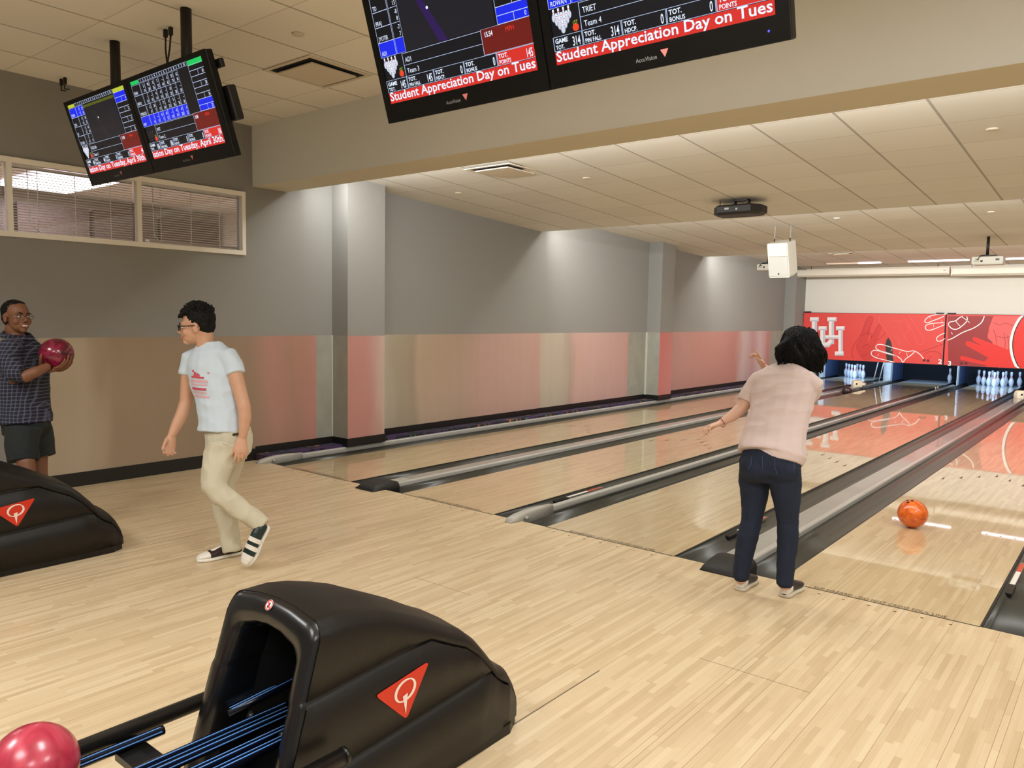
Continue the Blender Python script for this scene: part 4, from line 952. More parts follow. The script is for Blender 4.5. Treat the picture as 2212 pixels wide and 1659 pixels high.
        b = MB(); b.box((cx+s*.045-.02 if s < 0 else cx+.02, -3.66, .262), (cx+s*.24+.012 if s > 0 else cx-.02, -3.60, .286), M_TUBE) if False else b.box((cx-.25 if s < 0 else cx+.03, -3.655, .262), (cx-.03 if s < 0 else cx+.25, -3.60, .284), M_TUBE); p.append(b.build('strap'))
        b = MB(); b.tube([(cx+s*.085-.022, -3.30, .305), (cx+s*.085-.004, -3.30, .305)], .016, M_TUBE, 12); p.append(b.build('roller'))
    b = MB(); b.box((cx-.3, -3.62, .255), (cx+.3, -3.56, .275), M_TUBE); b.box((cx-.3, -4.55, .255), (cx+.3, -4.49, .275), M_TUBE); p.append(b.build('cross_member'))
    b = MB(); b.tube([(cx-.12, -3.26, .60), (cx-.12, -3.05, .62)], .02, M_TUBE, 8); b.box((cx+.02, -3.18, .40), (cx+.09, -3.05, .44), M_TUBE); p.append(b.build('lift_guide'))
    b = MB(); b.box((cx-.10, -4.62, .0), (cx+.10, -4.42, .02), M_TUBE); b.box((cx-.05, -4.56, .02), (cx+.05, -4.48, .262), M_TUBE); p.append(b.build('stand'))
    b = MB(); b.box((cx-.16, -3.44, .04), (cx+.16, -3.30, .12), M_TUBE); b.prism([(-3.42, .12), (-3.34, .12), (-3.30, .25), (-3.36, .26)], cx-.20, cx-.15, M_TUBE, axis='x'); p.append(b.build('lower_guard'))
    setparent(root, p)
    for o in p:
        for ch in o.children: ch.matrix_parent_inverse = Matrix()
    return root
ball_return(4.752, 'large black ball return hood with red emblem and rails in front of the picture')
ball_return(1.418, 'black ball return hood cut by the frame edge, plaid-shirted person behind it')

# ================================================================== BALLS
def ballmat(name, cols, scale, rough=.18, det=3.):
    m, nt, bs = newmat(name); N = NT(nt); tc = nt.nodes.new('ShaderNodeTexCoord')
    n = nt.nodes.new('ShaderNodeTexNoise'); n.inputs['Scale'].default_value = scale; n.inputs['Detail'].default_value = det; n.inputs['Distortion'].default_value = 1.2
    nt.links.new(tc.outputs['Object'], n.inputs['Vector'])
    nt.links.new(N.ramp(n.outputs['Fac'], cols), bs.inputs['Base Color']); bs.inputs['Roughness'].default_value = rough; bs.inputs['Coat Weight'].default_value = .4; bs.inputs['Coat Roughness'].default_value = .16
    return m
def ball(loc, m, lab, holes, group='bowling balls'):
    root = thing('bowling_ball', lab, 'bowling ball', loc, group)
    b = MB(); b.sphere((0, 0, 0), .108, m, 40, 26); o = b.build('shell', root)
    h = Vector(holes).normalized(); a = h.orthogonal().normalized(); c = h.cross(a)
    for u, v, r in ((.0, .028, .0125), (.017, -.008, .0105), (-.017, -.008, .0105)):
        d = (h*.108+a*u+c*v).normalized(); t = d.orthogonal().normalized(); s = d.cross(t)
        hb = MB(); hb.add([d*.1084+(t*math.cos(k*PI/8)+s*math.sin(k*PI/8))*r for k in range(16)], [tuple(range(16))], M_DARK); hb.build('finger_hole', root)
    return root
ball((4.585, -3.895, .386), ballmat('pink_swirl', [(.3, (150, 24, 48)), (.5, (188, 58, 78)), (.62, (198, 76, 94)), (.68, (230, 60, 30)), (.8, (200, 66, 86))], 9., .3), 'pink and orange swirled bowling ball waiting on the rails of the near ball return', (.9, .25, -.1))
ball((5.455, 1.93, .108), ballmat('orange_worn', [(.25, (150, 50, 20)), (.42, (214, 92, 20)), (.6, (236, 118, 30)), (.8, (196, 78, 30))], 14., .3, 5.), 'orange worn bowling ball rolling down the lane beyond the woman in pink', (-.2, -.3, .95))
ball((1.655, 13.6, .031), ballmat('black_brown', [(.3, (28, 14, 16)), (.6, (60, 34, 34)), (.8, (36, 20, 22))], 12., .25), 'black bowling ball lying in the gutter in front of a white camera housing', (.3, -.9, .3))
HB = CAM+(_r3*((122-1106)/F)-_u3*((764.6-829.5)/F)+_d)*5.31
ball(tuple(HB), ballmat('purple_red', [(.3, (40, 14, 22)), (.45, (110, 18, 42)), (.6, (150, 28, 66)), (.72, (90, 50, 60)), (.85, (120, 20, 40))], 9.), 'dark red marbled bowling ball held by the person in the plaid shirt', (-.2, .3, .9))

# ================================================================== PEOPLE
def PX(px, py, D): return CAM+(_r3*((px-1106)/F)-_u3*((py-829.5)/F)+_d)*D
def FLOORPT(px, py): return onplane(px, py, 2, 0.)
class Blob:
    """collects overlapping closed lofts, then fuses them into one continuous smooth surface"""
    def __init__(s): s.b = MB(); s.m = M_DARK
    def loft(s, nodes, lat=None, n=16, cap=True):
        """nodes: (point, half width, half depth); lat: direction of the width"""
        P = [Vector(q[0]) for q in nodes]; rs = []; N_ = len(P)
        def ring(c, t, a, rw, rd):
            w = a-t*a.dot(t)
            if w.length < 1e-4: w = t.orthogonal()
            w.normalize(); d = t.cross(w)
            return [c+w*math.cos(2*PI*k/n)*rw+d*math.sin(2*PI*k/n)*rd for k in range(n)]
        a = Vector(lat) if lat is not None else None
        ts = [(P[min(i+1, N_-1)]-P[max(i-1, 0)]).normalized() for i in range(N_)]
        if a is None: a = ts[0].orthogonal()
        for i in range(N_):
            rw, rd = nodes[i][1], nodes[i][2] if len(nodes[i]) > 2 else nodes[i][1]
            if i == 0 and cap: rs.append(ring(P[0]-ts[0]*min(rw, rd)*.45, ts[0], a, rw*.6, rd*.6))
            rs.append(ring(P[i], ts[i], a, rw, rd))
            if i == N_-1 and cap: rs.append(ring(P[i]+ts[i]*min(rw, rd)*.45, ts[i], a, rw*.6, rd*.6))
        s.b.rings(rs, s.m)
    def ball(s, c, r, axes=None):
        """r: (rx, ry, rz) along axes (three vectors)"""
        rot = Matrix((axes[0], axes[1], axes[2])).transposed() if axes else None
        s.b.sphere(c, 1., s.m, 18, 12, r, rot)
    def fuse(s, name, m, voxel=.005, sm=4, wr=0., wf=(8, 8, 8), parent=None, seed=0., cuts=None):
        o = s.b.build('tmp')
        md = o.modifiers.new('r', 'REMESH'); md.mode = 'VOXEL'; md.voxel_size = voxel; md.use_smooth_shade = True
        m2 = o.modifiers.new('s', 'SMOOTH'); m2.factor = .5; m2.iterations = sm
        bpy.context.view_layer.update(); dg = bpy.context.evaluated_depsgraph_get()
        me = bpy.data.meshes.new_from_object(o.evaluated_get(dg)); me.name = name
        bpy.data.objects.remove(o)
        me.materials.clear(); me.materials.append(m)
        if wr > 0:
            ns = [v.normal.copy() for v in me.vertices]
            for v, nn in zip(me.vertices, ns):
                q = Vector((v.co.x*wf[0]+seed, v.co.y*wf[1], v.co.z*wf[2]))
                v.co += nn*wr*(1-abs(noise.noise(q))*2.6+.4*noise.noise(q*2.3))
        for p_ in me.polygons: p_.use_smooth = True
        me.update()
        return link(name, me, parent)
def unit(v): return Vector(v).normalized()
def head(B, c, f, u, sc=1., smile=True):
    """adds skull, face and ears; returns a local->world function (x across, y forward, z up)"""
    f = unit(f); r = f.cross(unit(u)).normalized(); u = r.cross(f); ax = (r, f, u)
    def L(x, y, z): return Vector(c)+(r*x+f*y+u*z)*sc
    S = lambda *q: tuple(v*sc for v in q)
    B.ball(L(0, -.014, .034), S(.073, .094, .086), ax)
    B.ball(L(0, .022, -.022), S(.062, .066, .082), ax)
    B.ball(L(0, .035, -.058), S(.050, .050, .042), ax)
    B.ball(L(0, .066, -.088), S(.024, .022, .019), ax)
    for s in (-1, 1):
        B.ball(L(s*.037, .053, -.026), S(.026, .027, .028), ax); B.ball(L(s*.028, .073, .024), S(.028, .013, .010), ax)
        B.ball(L(s*.077, -.006, -.008), S(.009, .019, .031), ax); B.ball(L(s*.082, -.012, .006), S(.006, .012, .018), ax)
        B.ball(L(s*.013, .091, -.030), S(.009, .010, .008), ax)
    B.loft([(L(0, .080, .020), .008*sc), (L(0, .094, -.006), .010*sc), (L(0, .104, -.026), .0125*sc)], n=10)
    B.ball(L(0, .084, -.050), S(.025, .010, .007), ax); B.ball(L(0, .080, -.066), S(.021, .011, .008), ax)
    return L, ax
def facebits(root, L, ax, sc, browm, glasses=None, lipm=None, teeth=True):
    out = []; rot = Matrix((ax[0], ax[1], ax[2])).transposed()
    for s in (-1, 1):
        b = MB(); b.sphere(L(s*.030, .078, .004), 1, mat('eye_white', (225, 220, 215), .3), 14, 8, (.012*sc, .009*sc, .0048*sc), rot); b.sphere(L(s*.030, .0855, .004), 1, mat('eye_dark', (18, 12, 10), .2), 10, 6, (.0050*sc, .0030*sc, .0046*sc), rot); out.append(b.build('eye'))
        b = MB(); b.tube([L(s*.012, .090, .024), L(s*.030, .089, .030), L(s*.048, .076, .024)], [.0028*sc, .0036*sc, .002*sc], browm, 6); out.append(b.build('eyebrow'))
    b = MB(); b.sphere(L(0, .088, -.058), 1, mat('teeth', (240, 234, 222), .3) if teeth else lipm, 14, 8, (.019*sc, .006*sc, .0058*sc), rot); out.append(b.build('teeth' if teeth else 'mouth'))
    if lipm:
        b = MB(); b.tube([L(-.026, .076, -.050), L(-.013, .092, -.0505), L(0, .0955, -.051), L(.013, .092, -.0505), L(.026, .076, -.050)], .0032*sc, lipm, 6); b.tube([L(-.026, .076, -.050), L(-.013, .089, -.066), L(0, .0925, -.068), L(.013, .089, -.066), L(.026, .076, -.050)], .0036*sc, lipm, 6); out.append(b.build('lips'))
    if glasses:
        b = MB(); fr_, th = glasses
        for s in (-1, 1):
            pts = [L(s*(.032+.024*math.copysign(abs(math.cos(a))**.6, math.cos(a))), .100-.006*abs(math.cos(a)), .002+.0165*math.copysign(abs(math.sin(a))**.7, math.sin(a))) for a in [2*PI*k/20 for k in range(21)]]
            b.tube(pts, th*sc, fr_, 6); b.tube([L(s*.056, .094, .010), L(s*.078, .060, .010), L(s*.084, -.005, .008), L(s*.082, -.02, -.004)], th*sc, fr_, 6)
        b.tube([L(-.009, .101, .006), L(0, .105, .009), L(.009, .101, .006)], th*sc, fr_, 6)
        out.append(b.build('glasses'))
    return out
def hand(B, w, d, n_, s_, curl=(.5, .55, .6, .65), sc=1., thumb=(.5, .6, .35), spread=.12, tc=.35):
    """w wrist, d towards the knuckles, n_ the way the palm faces, s_ towards the thumb"""
    d = unit(d); n_ = Vector(n_); n_ = (n_-d*n_.dot(d)).normalized(); s = d.cross(n_); s = s if s.dot(Vector(s_)) > 0 else -s
    w = Vector(w)
    B.loft([(w-d*.01, .024*sc, .018*sc), (w+d*.03*sc, .032*sc, .017*sc), (w+d*.065*sc, .039*sc, .0145*sc), (w+d*.088*sc, .037*sc, .012*sc)], s)
    for i, (off, ln, r) in enumerate(((.0285, .070, .0085), (.0098, .078, .0088), (-.0095, .072, .0084), (-.0275, .056, .0076))):
        p = w+d*(.086-abs(i-1.3)*.004)*sc+s*off*sc; a = 0; dd = (d+s*spread*(1.5-i)/1.5).normalized(); nodes = [(p-dd*.012*sc, r*sc)]
        nodes.append((p, r*sc))
        for q, fr_ in enumerate((.44, .32, .24)):
            a += curl[i]*(1.0 if q else .8); v = dd*math.cos(a)+n_*math.sin(a); p = p+v*ln*fr_*sc; nodes.append((p, r*sc*(1-.09*(q+1))))
        B.loft(nodes, s, n=10)
    v = (s*thumb[0]+d*thumb[1]+n_*thumb[2]).normalized(); p = w+d*.022*sc+s*.022*sc; nodes = [(p, .0145*sc)]
    for q, l in enumerate((.040, .030, .024)):
        p = p+v*l*sc; nodes.append((p, (.0115, .0098, .0085)[q]*sc)); v = (v+n_*tc*.5+d*tc*.5).normalized()
    B.loft(nodes, n=10)
def shoe(root, heel, toe, up, body, tip, soleM, heelM=None, strap=None, ln=.285, lace=None, wd=1.):
    """heel and toe lie on the sole plane; up is the side of the foot's back"""
    heel = Vector(heel); a = (Vector(toe)-heel).normalized(); up = Vector(up); up = (up-a*up.dot(a)).normalized(); s = a.cross(up)
    T = [0, .04, .12, .25, .38, .5, .62, .74, .86, .95, 1.]
    Wd = [.018, .030, .035, .034, .035, .040, .046, .048, .043, .030, .010]; Wd = [q*wd for q in Wd]
    Hh = [.052, .070, .082, .086, .084, .074, .062, .054, .047, .038, .024]
    def ring(t, w, z0, z1, n=14, pw=.75):
        o = []
        for k in range(n):
            an = 2*PI*k/n; x = math.cos(an); z = math.sin(an); zz = z0+(z1-z0)*(.5+.5*math.copysign(abs(z)**pw, z)); o.append(heel+a*t*ln+s*w*math.copysign(abs(x)**.7, x)*(1-.30*max(0, (zz-.03)/.07))+up*zz)
        return o
    outs = []
    b = MB(); rs = [ring(t, w*1.07+.002, 0, .022, pw=.35) for t, w in zip(T, Wd)]; b.rings(rs, soleM); outs.append(b.build('sole'))
    rs = [ring(t, w, .016, h) for t, w, h in zip(T, Wd, Hh)]
    b = MB()
    for i in range(len(rs)-1):
        m = (heelM or body) if i < 3 else (tip if i >= 7 else body); b.rings(rs[i:i+2], m, caps=False)
    for r_, m in ((rs[0], heelM or body), (rs[-1], tip)): b.add(r_, [tuple(range(len(r_)))], m)
    outs.append(b.build('upper'))
    if lace:
        b = MB(); q = []
        for t in (.30, .40, .50, .60, .68): w = lerpt(list(zip(T, Wd)), t)*.42; h = lerpt(list(zip(T, Hh)), t); q.append([heel+a*t*ln+s*x+up*(h+zz) for x, zz in ((-w, -.003), (-w*.5, .003), (w*.5, .003), (w, -.003), (0, -.012))])
        b.rings(q, lace, smooth=False); outs.append(b.build('laces'))
    if strap:
        for t in (.40, .58):
            b = MB(); q = []
            for dt in (-.05, .05):
                w = lerpt(list(zip(T, Wd)), t+dt)*1.12; h = lerpt(list(zip(T, Hh)), t+dt)
                q.append([heel+a*(t+dt)*ln+s*w*math.cos(PI*k/8)*(1-.22*math.sin(PI*k/8))+up*(.028+(h+.009-.028)*math.sin(PI*k/8)**.75) for k in range(9)])
            q2 = [[v-up*.004 for v in r_] for r_ in q]
            b.rings([q2[0], q[0], q[1], q2[1]], strap, closed=False, caps=False, smooth=False); outs.append(b.build('strap'))
    for o in outs[1:]: o.parent = outs[0]
    outs[0].name = 'shoe'
    return outs[0]
def under(root, objs): setparent(root, objs); 
def skinmat(name, rgb):
    m = mat(name, rgb, .5, var=.06, vscale=30); b = m.node_tree.nodes['Principled BSDF']
    b.inputs['Subsurface Weight'].default_value = .08; b.inputs['Subsurface Radius'].default_value = (.012, .005, .003); return m
SK1 = skinmat('skin_light_tan', (208, 160, 130)); SK2 = skinmat('skin_pale', (220, 176, 152)); SK3 = skinmat('skin_brown', (128, 84, 58))
HAIR = mat('black_hair', (6, 5, 5), .62, bump=.5, bscale=120, spec=.25)
LIP1 = mat('lip_rose', (184, 104, 90), .45); LIP3 = mat('lip_brown', (150, 84, 74), .45)

# ---- the person walking back in the pale blue t-shirt
def walker():
    root = thing('person', 'person with glasses in pale blue t-shirt and khaki trousers, walking back from the lanes', 'person', (2.36, -2.02, 0)); P = PX; parts = []
    lat = Vector((.94, .34, 0)); fwd = Vector((.34, -.94, 0)); up = Vector((0, 0, 1))
    B = Blob()
    hc = P(424, 706, 4.83); hf = Vector((-.60, -.78, -.10)); L, ax = head(B, hc, hf, (-.08, -.10, 1), 1.0)
    B.loft([(P(441, 715, 4.84), .050, .056), (P(443, 742, 4.85), .052, .054), (P(447, 770, 4.86), .065, .062)], lat)
    B.loft([(P(447, 762, 4.86), .12, .075), (P(455, 800, 4.86), .14, .09), (P(470, 860, 4.87), .12, .08), (P(483, 915, 4.87), .10, .07)], lat)
    # left (near) arm
    B.loft([(P(500, 785, 4.79), .042), (P(510, 815, 4.78), .045), (P(521, 855, 4.77), .041), (P(527, 878, 4.76), .040), (P(529, 903, 4.76), .039), (P(527, 925, 4.76), .031), (P(524, 944, 4.76), .024)])
    hand(B, P(523, 946, 4.76), P(520, 1000, 4.73)-P(523, 946, 4.76), Vector((-.8,.4,0)), Vector((-.5,-.85,0)), (.22, .28, .34, .40), 1.02, (.35, .9, .25))
    # right (far) arm
    B.loft([(P(406, 792, 4.93), .039), (P(405, 830, 4.94), .042), (P(402, 868, 4.94), .040), (P(392, 898, 4.92), .040), (P(380, 922, 4.90), .034), (P(371, 941, 4.88), .025)])
    hand(B, P(371, 942, 4.88), P(362, 985, 4.84)-P(371, 942, 4.88), Vector((.8,-.1,.2)), Vector((-.5,-.85,0)), (.60, .62, .66, .72), 1.05, (.35, .85, .45))
    # legs inside the trousers
    B.loft([(P(492, 975, 4.92), .055), (P(480, 1060, 4.94), .045), (P(498, 1170, 4.93), .038), (P(501, 1185, 4.93), .038)])
    B.loft([(P(480, 975, 4.83), .055), (P(468, 1050, 4.73), .045), (P(556, 1125, 4.78), .034), (P(564, 1134, 4.78), .034)])
    parts.append(B.fuse('body', SK1, .0048, 4))
    parts += facebits(root, L, ax, 1., HAIR, (mat('glasses_black', (14, 13, 14), .3), .0034), LIP1)
    # hair: tousled short black
    H = Blob(); rnd = random.Random(3)
    H.ball(L(0, -.030, .052), (.081, .092, .084), ax); H.ball(L(0, -.055, .008), (.072, .058, .066), ax); H.ball(L(0, .022, .098), (.064, .060, .034), ax)
    for k in range(110):
        th = rnd.uniform(0, 2*PI); ph = rnd.uniform(.0, 1.15); x, y, z = math.sin(ph)*math.cos(th), math.sin(ph)*math.sin(th), math.cos(ph)
        if y > .75 and z < .55: continue
        a = L(x*.070, -.025+y*.085, .048+z*.078); v = unit(ax[0]*(x+rnd.uniform(-.4, .4))+ax[1]*(y+rnd.uniform(-.1, .7))+ax[2]*(z+rnd.uniform(-.2, .4)))
        ll = rnd.uniform(.022, .042); H.loft([(a, .011), (a+v*ll*.6, .0085), (a+v*ll+ax[1]*.008, .004)], n=8)
    for k in range(9): a = L(-.05+k*.0125, .055, .088); H.loft([(a, .011), (a+ax[1]*.022-ax[2]*.008, .009), (a+ax[1]*.034-ax[2]*.022, .005)], n=8)
    parts.append(H.fuse('hair', HAIR, .0042, 1, .003, (60, 60, 40)))
    # t-shirt
    S = Blob()
    S.loft([(P(479, 931, 4.86), .158, .120), (P(480, 905, 4.86), .152, .116), (P(473, 865, 4.86), .152, .112), (P(463, 825, 4.86), .162, .114), (P(457, 788, 4.86), .168, .112), (P(454, 762, 4.86), .145, .090), (P(453, 744, 4.87), .085, .068)], lat, cap=False)
    S.loft([(P(470, 768, 4.82), .055), (P(493, 772, 4.80), .062), (P(504, 790, 4.79), .060), (P(509, 808, 4.78), .0585)], cap=False)
    S.loft([(P(428, 768, 4.95), .055), (P(411, 775, 4.93), .056), (P(407, 795, 4.94), .054), (P(405, 810, 4.94), .053)], cap=False)
    TS = mat('pale_blue_cotton', (206, 220, 232), .85, bump=.06, bscale=400)
    sh = S.fuse('t_shirt', TS, .0052, 12, .0042, (7, 7, 11)); parts.append(sh)
    # collar band
    b = MB(); cpt = []; 
    for k in range(25):
        a = 2*PI*k/24; cpt.append(P(447, 753, 4.86)+lat*.073*math.cos(a)+fwd*(.062*math.sin(a)+.008)+up*(-.030*max(0, math.sin(a))+.006))
    b.tube(cpt, .006, TS, 8); parts.append(b.build('collar'))
    b = MB(); b.tube([q-Vector((0, 0, .004))-(q-P(447, 753, 4.86))*.10 for q in cpt], .004, mat('red_lining', (190, 70, 80), .8), 6); parts.append(b.build('collar_lining'))
    # chest print projected on the shirt
    bv = BVHTree.FromPolygons([v.co for v in sh.data.vertices], [tuple(p_.vertices) for p_ in sh.data.polygons])
    PR = mat('print_red', (206, 84, 100), .8); PR2 = mat('print_faded_pink', (226, 176, 184), .8)
    cc = P(452, 832, 4.86); ddir = unit(-fwd+up*.05)
    b = MB()
    def pr(u0, v0, u1, v1, m, nx=8):
        for i in range(nx):
            q = []
            for (u, v) in ((u0+(u1-u0)*i/nx, v0), (u0+(u1-u0)*(i+1)/nx, v0), (u0+(u1-u0)*(i+1)/nx, v1), (u0+(u1-u0)*i/nx, v1)):
                o_ = cc+fwd*.5+lat*u+up*v; h_ = bv.ray_cast(o_, ddir)
                if h_[0] is None or (q and (h_[0]-q[0]).length > .05) or abs(h_[2]) < 0 or not .28 < h_[3] < .47: return
                q.append(h_[0]+fwd*.0022)
            b.add(q, [(0, 1, 2, 3)], m)
    for u0, v0, u1, v1, m in ((-.06, .030, .05, .042, PR), (-.035, .042, .02, .055, PR), (-.03, .055, -.012, .068, PR), (-.006, .055, .008, .062, PR), (-.045, .066, -.030, .080, PR), (.07, .062, .085, .068, PR),
        (-.075, .004, .075, .020, PR2), (-.07, -.014, .07, -.004, PR2), (-.06, -.044, .065, -.028, PR), (-.06, -.064, .065, -.054, PR2), (-.055, -.090, .082, -.076, PR2)): pr(u0, v0, u1, v1, m)
    parts.append(b.build('chest_print'))
    # trousers
    T = Blob()
    T.loft([(P(488, 922, 4.88), .145, .115), (P(495, 945, 4.88), .150, .128), (P(494, 975, 4.87), .148, .118)], lat)
    T.ball(P(519, 948, 4.90), (.072, .072, .09))
    T.loft([(P(484, 960, 4.80), .098), (P(476, 985, 4.79), .098), (P(466, 1020, 4.75), .088), (P(463, 1052, 4.72), .072), (P(480, 1072, 4.72), .066), (P(512, 1094, 4.74), .062), (P(556, 1127, 4.77), .058), (P(569, 1137, 4.77), .053)], cap=False)
    T.loft([(P(502, 960, 4.93), .095), (P(492, 1010, 4.94), .086), (P(480, 1060, 4.94), .070), (P(484, 1100, 4.94), .064), (P(493, 1140, 4.94), .060), (P(502, 1190, 4.94), .056)], cap=False)
    parts.append(T.fuse('trousers', mat('khaki_cotton', (204, 196, 172), .85, bump=.08, bscale=300), .0055, 12, .0058, (11, 11, 9), seed=3.))
    b = MB(); b.tube([P(503, 939, 4.755), P(514, 937, 4.755), P(524, 935, 4.77)], .007, mat('belt_dark', (50, 42, 36), .5), 6); parts.append(b.build('belt'))
    DB = mat('shoe_dark_brown', (50, 32, 32), .4); SWH = mat('shoe_white', (236, 230, 218), .45); DG = mat('shoe_dark_green', (24, 44, 40), .4)
    hl = FLOORPT(521, 1196); to = FLOORPT(432, 1213); parts.append(shoe(root, hl, to, up, DB, SWH, SWH, None, None, .285, SWH))
    hl = P(579, 1135, 4.79); to = P(543, 1203, 4.74); parts.append(shoe(root, hl, to, unit(P(500, 1130, 4.72)-P(575, 1160, 4.79))*.6+Vector((.63, -.776, .25))*.8, DG, SWH, SWH, DG, SWH, .27))
    under(root, parts)
walker()

# ---- the person in the pink t-shirt who has just released the ball
def bowler():
    root = thing('person', 'person in pale pink t-shirt and dark jeans, back turned, leaning over the foul line', 'person', (5.16, -.25, 0)); P = PX; parts = []
    lat = Vector((1, .05, 0)); fwd = Vector((-.05, 1, 0)); up = Vector((0, 0, 1))
    B = Blob()
    hc = P(1733, 757, 4.70); L, ax = head(B, hc, (.30, .86, -.42), (.25, .25, 1), .97)
    B.loft([(P(1726, 775, 4.68), .046, .050), (P(1712, 790, 4.64), .048, .050), (P(1702, 806, 4.62), .07, .06)], lat)
    B.loft([(P(1698, 815, 4.62), .13, .08), (P(1688, 860, 4.58), .13, .09), (P(1676, 920, 4.52), .12, .09), (P(1664, 985, 4.47), .14, .10)], lat)
    B.loft([(P(1630, 835, 4.72), .045), (P(1611, 868, 4.70), .042), (P(1600, 884, 4.69), .038), (P(1581, 899, 4.68), .034), (P(1566, 908, 4.67), .026), (P(1556, 914, 4.66), .021)])
    hand(B, P(1556, 914, 4.66), P(1530, 922, 4.64)-P(1556, 914, 4.66), (.15, -.1, -1), (0, 1, -.2), (.30, .55, .68, .75), .92, (.35, .75, .45))
    B.loft([(P(1758, 830, 4.50), .046), (P(1742, 848, 4.66), .042), (P(1712, 850, 4.84), .037), (P(1685, 828, 4.90), .034), (P(1662, 805, 4.93), .028), (P(1650, 792, 4.94), .022)])
    hand(B, P(1650, 793, 4.94), P(1637, 770, 4.94)-P(1650, 793, 4.94), (-.5, -.5, .1), (.2, .2, 1), (.12, .75, .8, .85), .92, (.5, .6, .4))
    for q in ([(1640, 1010, 4.54, .07), (1629, 1066, 4.55, .06), (1624, 1124, 4.53, .045), (1601, 1240, 4.50, .034), (1600, 1254, 4.50, .034)], [(1690, 1015, 4.44, .07), (1698, 1066, 4.41, .06), (1701, 1124, 4.40, .045), (1696, 1252, 4.38, .034), (1697, 1268, 4.38, .034)]):
        B.loft([(P(a, b_, c), r) for a, b_, c, r in q])
    parts.append(B.fuse('body', SK2, .0048, 4))
    parts += facebits(root, L, ax, .97, HAIR, None, LIP1, teeth=False)
    # bobbed black hair, swung out to one side
    H = Blob(); rnd = random.Random(11)
    H.ball(P(1728, 748, 4.67), (.118, .118, .112)); H.ball(P(1724, 728, 4.66), (.085, .10, .062)); H.ball(P(1708, 765, 4.65), (.085, .095, .072)); H.ball(P(1750, 770, 4.66), (.092, .10, .085)); H.ball(P(1738, 785, 4.65), (.080, .08, .045)); H.ball(P(1714, 780, 4.63), (.060, .06, .045))
    for k in range(80):
        t = rnd.random(); a0 = rnd.uniform(-.35, PI+.35)
        sx, sy = 1728+22*math.cos(a0), 738-10*math.sin(a0)
        ex = 1684+t*96+rnd.uniform(-4, 4); ey = 790-22*abs(t-.45)+20*t+rnd.uniform(-8, 4) if t < .5 else 803+rnd.uniform(-8, 3)-24*max(0, t-.75)
        dd = rnd.uniform(-.09, .03)
        H.loft([(P(sx, sy, 4.66+dd), .016), (P((sx+ex)/2+(ex-1730)*.32, (sy+ey)/2-6, 4.64+dd), .016), (P(ex, ey, 4.645+dd*.8), .006)], n=8)
    for k in range(26):
        a = rnd.uniform(.5, 2.2); H.loft([(P(1728+34*math.cos(a), 742-30*math.sin(a), 4.64), .010), (P(1728+46*math.cos(a)+4, 744-40*math.sin(a), 4.64), .004)], n=6)
    hm = H.fuse('hair', HAIR, .0046, 5, .002, (60, 60, 10)); parts.append(hm)
    bv = BVHTree.FromPolygons([v.co for v in hm.data.vertices], [tuple(p_.vertices) for p_ in hm.data.polygons]); b = MB(); crown = P(1722, 716, 4.62)
    for k in range(520):
        a0 = rnd.uniform(-.55, PI+.55); e = P(1732+58*math.cos(a0), 768+42*math.sin(a0), 4.55+rnd.uniform(0, .14)); st = crown+Vector((rnd.uniform(-.05, .05), rnd.uniform(-.03, .04), rnd.uniform(-.02, .02))); pts = []
        for j in range(9):
            t = .05+j/8*.9; q = st.lerp(e, t)+(st.lerp(e, t)-P(1730, 756, 4.67)).normalized()*.03; h_ = bv.find_nearest(q)
            if h_[0] is not None: pts.append(h_[0]+h_[1]*(.0015+.002*rnd.random()))
        if len(pts) > 3: v = (pts[-1]-pts[-2]).normalized(); pts.append(pts[-1]+v*.012+Vector((0, 0, -.006))*rnd.random()); b.tube(pts, [.0022]*(len(pts)-1)+[.0006], HAIR, 4)
    sm_ = b.build('hair_strands'); parts.append(sm_)
    # shirt
    S = Blob()
    S.loft([(P(1664, 984, 4.47), .192, .138), (P(1669, 960, 4.49), .188, .132), (P(1676, 925, 4.52), .178, .126), (P(1684, 890, 4.55), .178, .126), (P(1692, 855, 4.58), .188, .124), (P(1698, 825, 4.61), .190, .108), (P(1701, 805, 4.63), .150, .088), (P(1705, 792, 4.64), .085, .064)], lat, cap=False)
    S.loft([(P(1664, 815, 4.68), .065), (P(1642, 824, 4.71), .068), (P(1625, 848, 4.71), .064), (P(1611, 871, 4.70), .060)], cap=False)
    S.loft([(P(1738, 820, 4.54), .062), (P(1755, 832, 4.51), .064), (P(1751, 850, 4.56), .060), (P(1738, 864, 4.64), .054)], cap=False)
    S.loft([(P(1681, 1000, 4.44), .135, .118), (P(1683, 985, 4.45), .150, .125), (P(1686, 955, 4.47), .14, .12)], lat, cap=False)
    sh = S.fuse('t_shirt', mat('pale_pink_cotton', (220, 200, 196), .9, bump=.05, bscale=400), .0052, 16, .0030, (5, 5, 13), seed=8.); parts.append(sh)
    b = MB(); cp = [P(1706, 790, 4.64)+lat*.072*math.cos(2*PI*k/24)+fwd*.058*math.sin(2*PI*k/24)+up*(.012-.028*math.sin(2*PI*k/24)) for k in range(25)]
    b.tube(cp, .006, mat('pale_pink_cotton', (220, 200, 196), .9), 8); parts.append(b.build('collar'))
    # jeans with stitched seams and back pockets
    J = Blob()
    J.loft([(P(1664, 980, 4.47), .165, .118), (P(1663, 1000, 4.47), .176, .132), (P(1662, 1020, 4.47), .170, .130)], lat)
    J.ball(P(1634, 1012, 4.46), (.095, .09, .085)); J.ball(P(1692, 1016, 4.40), (.095, .09, .085))
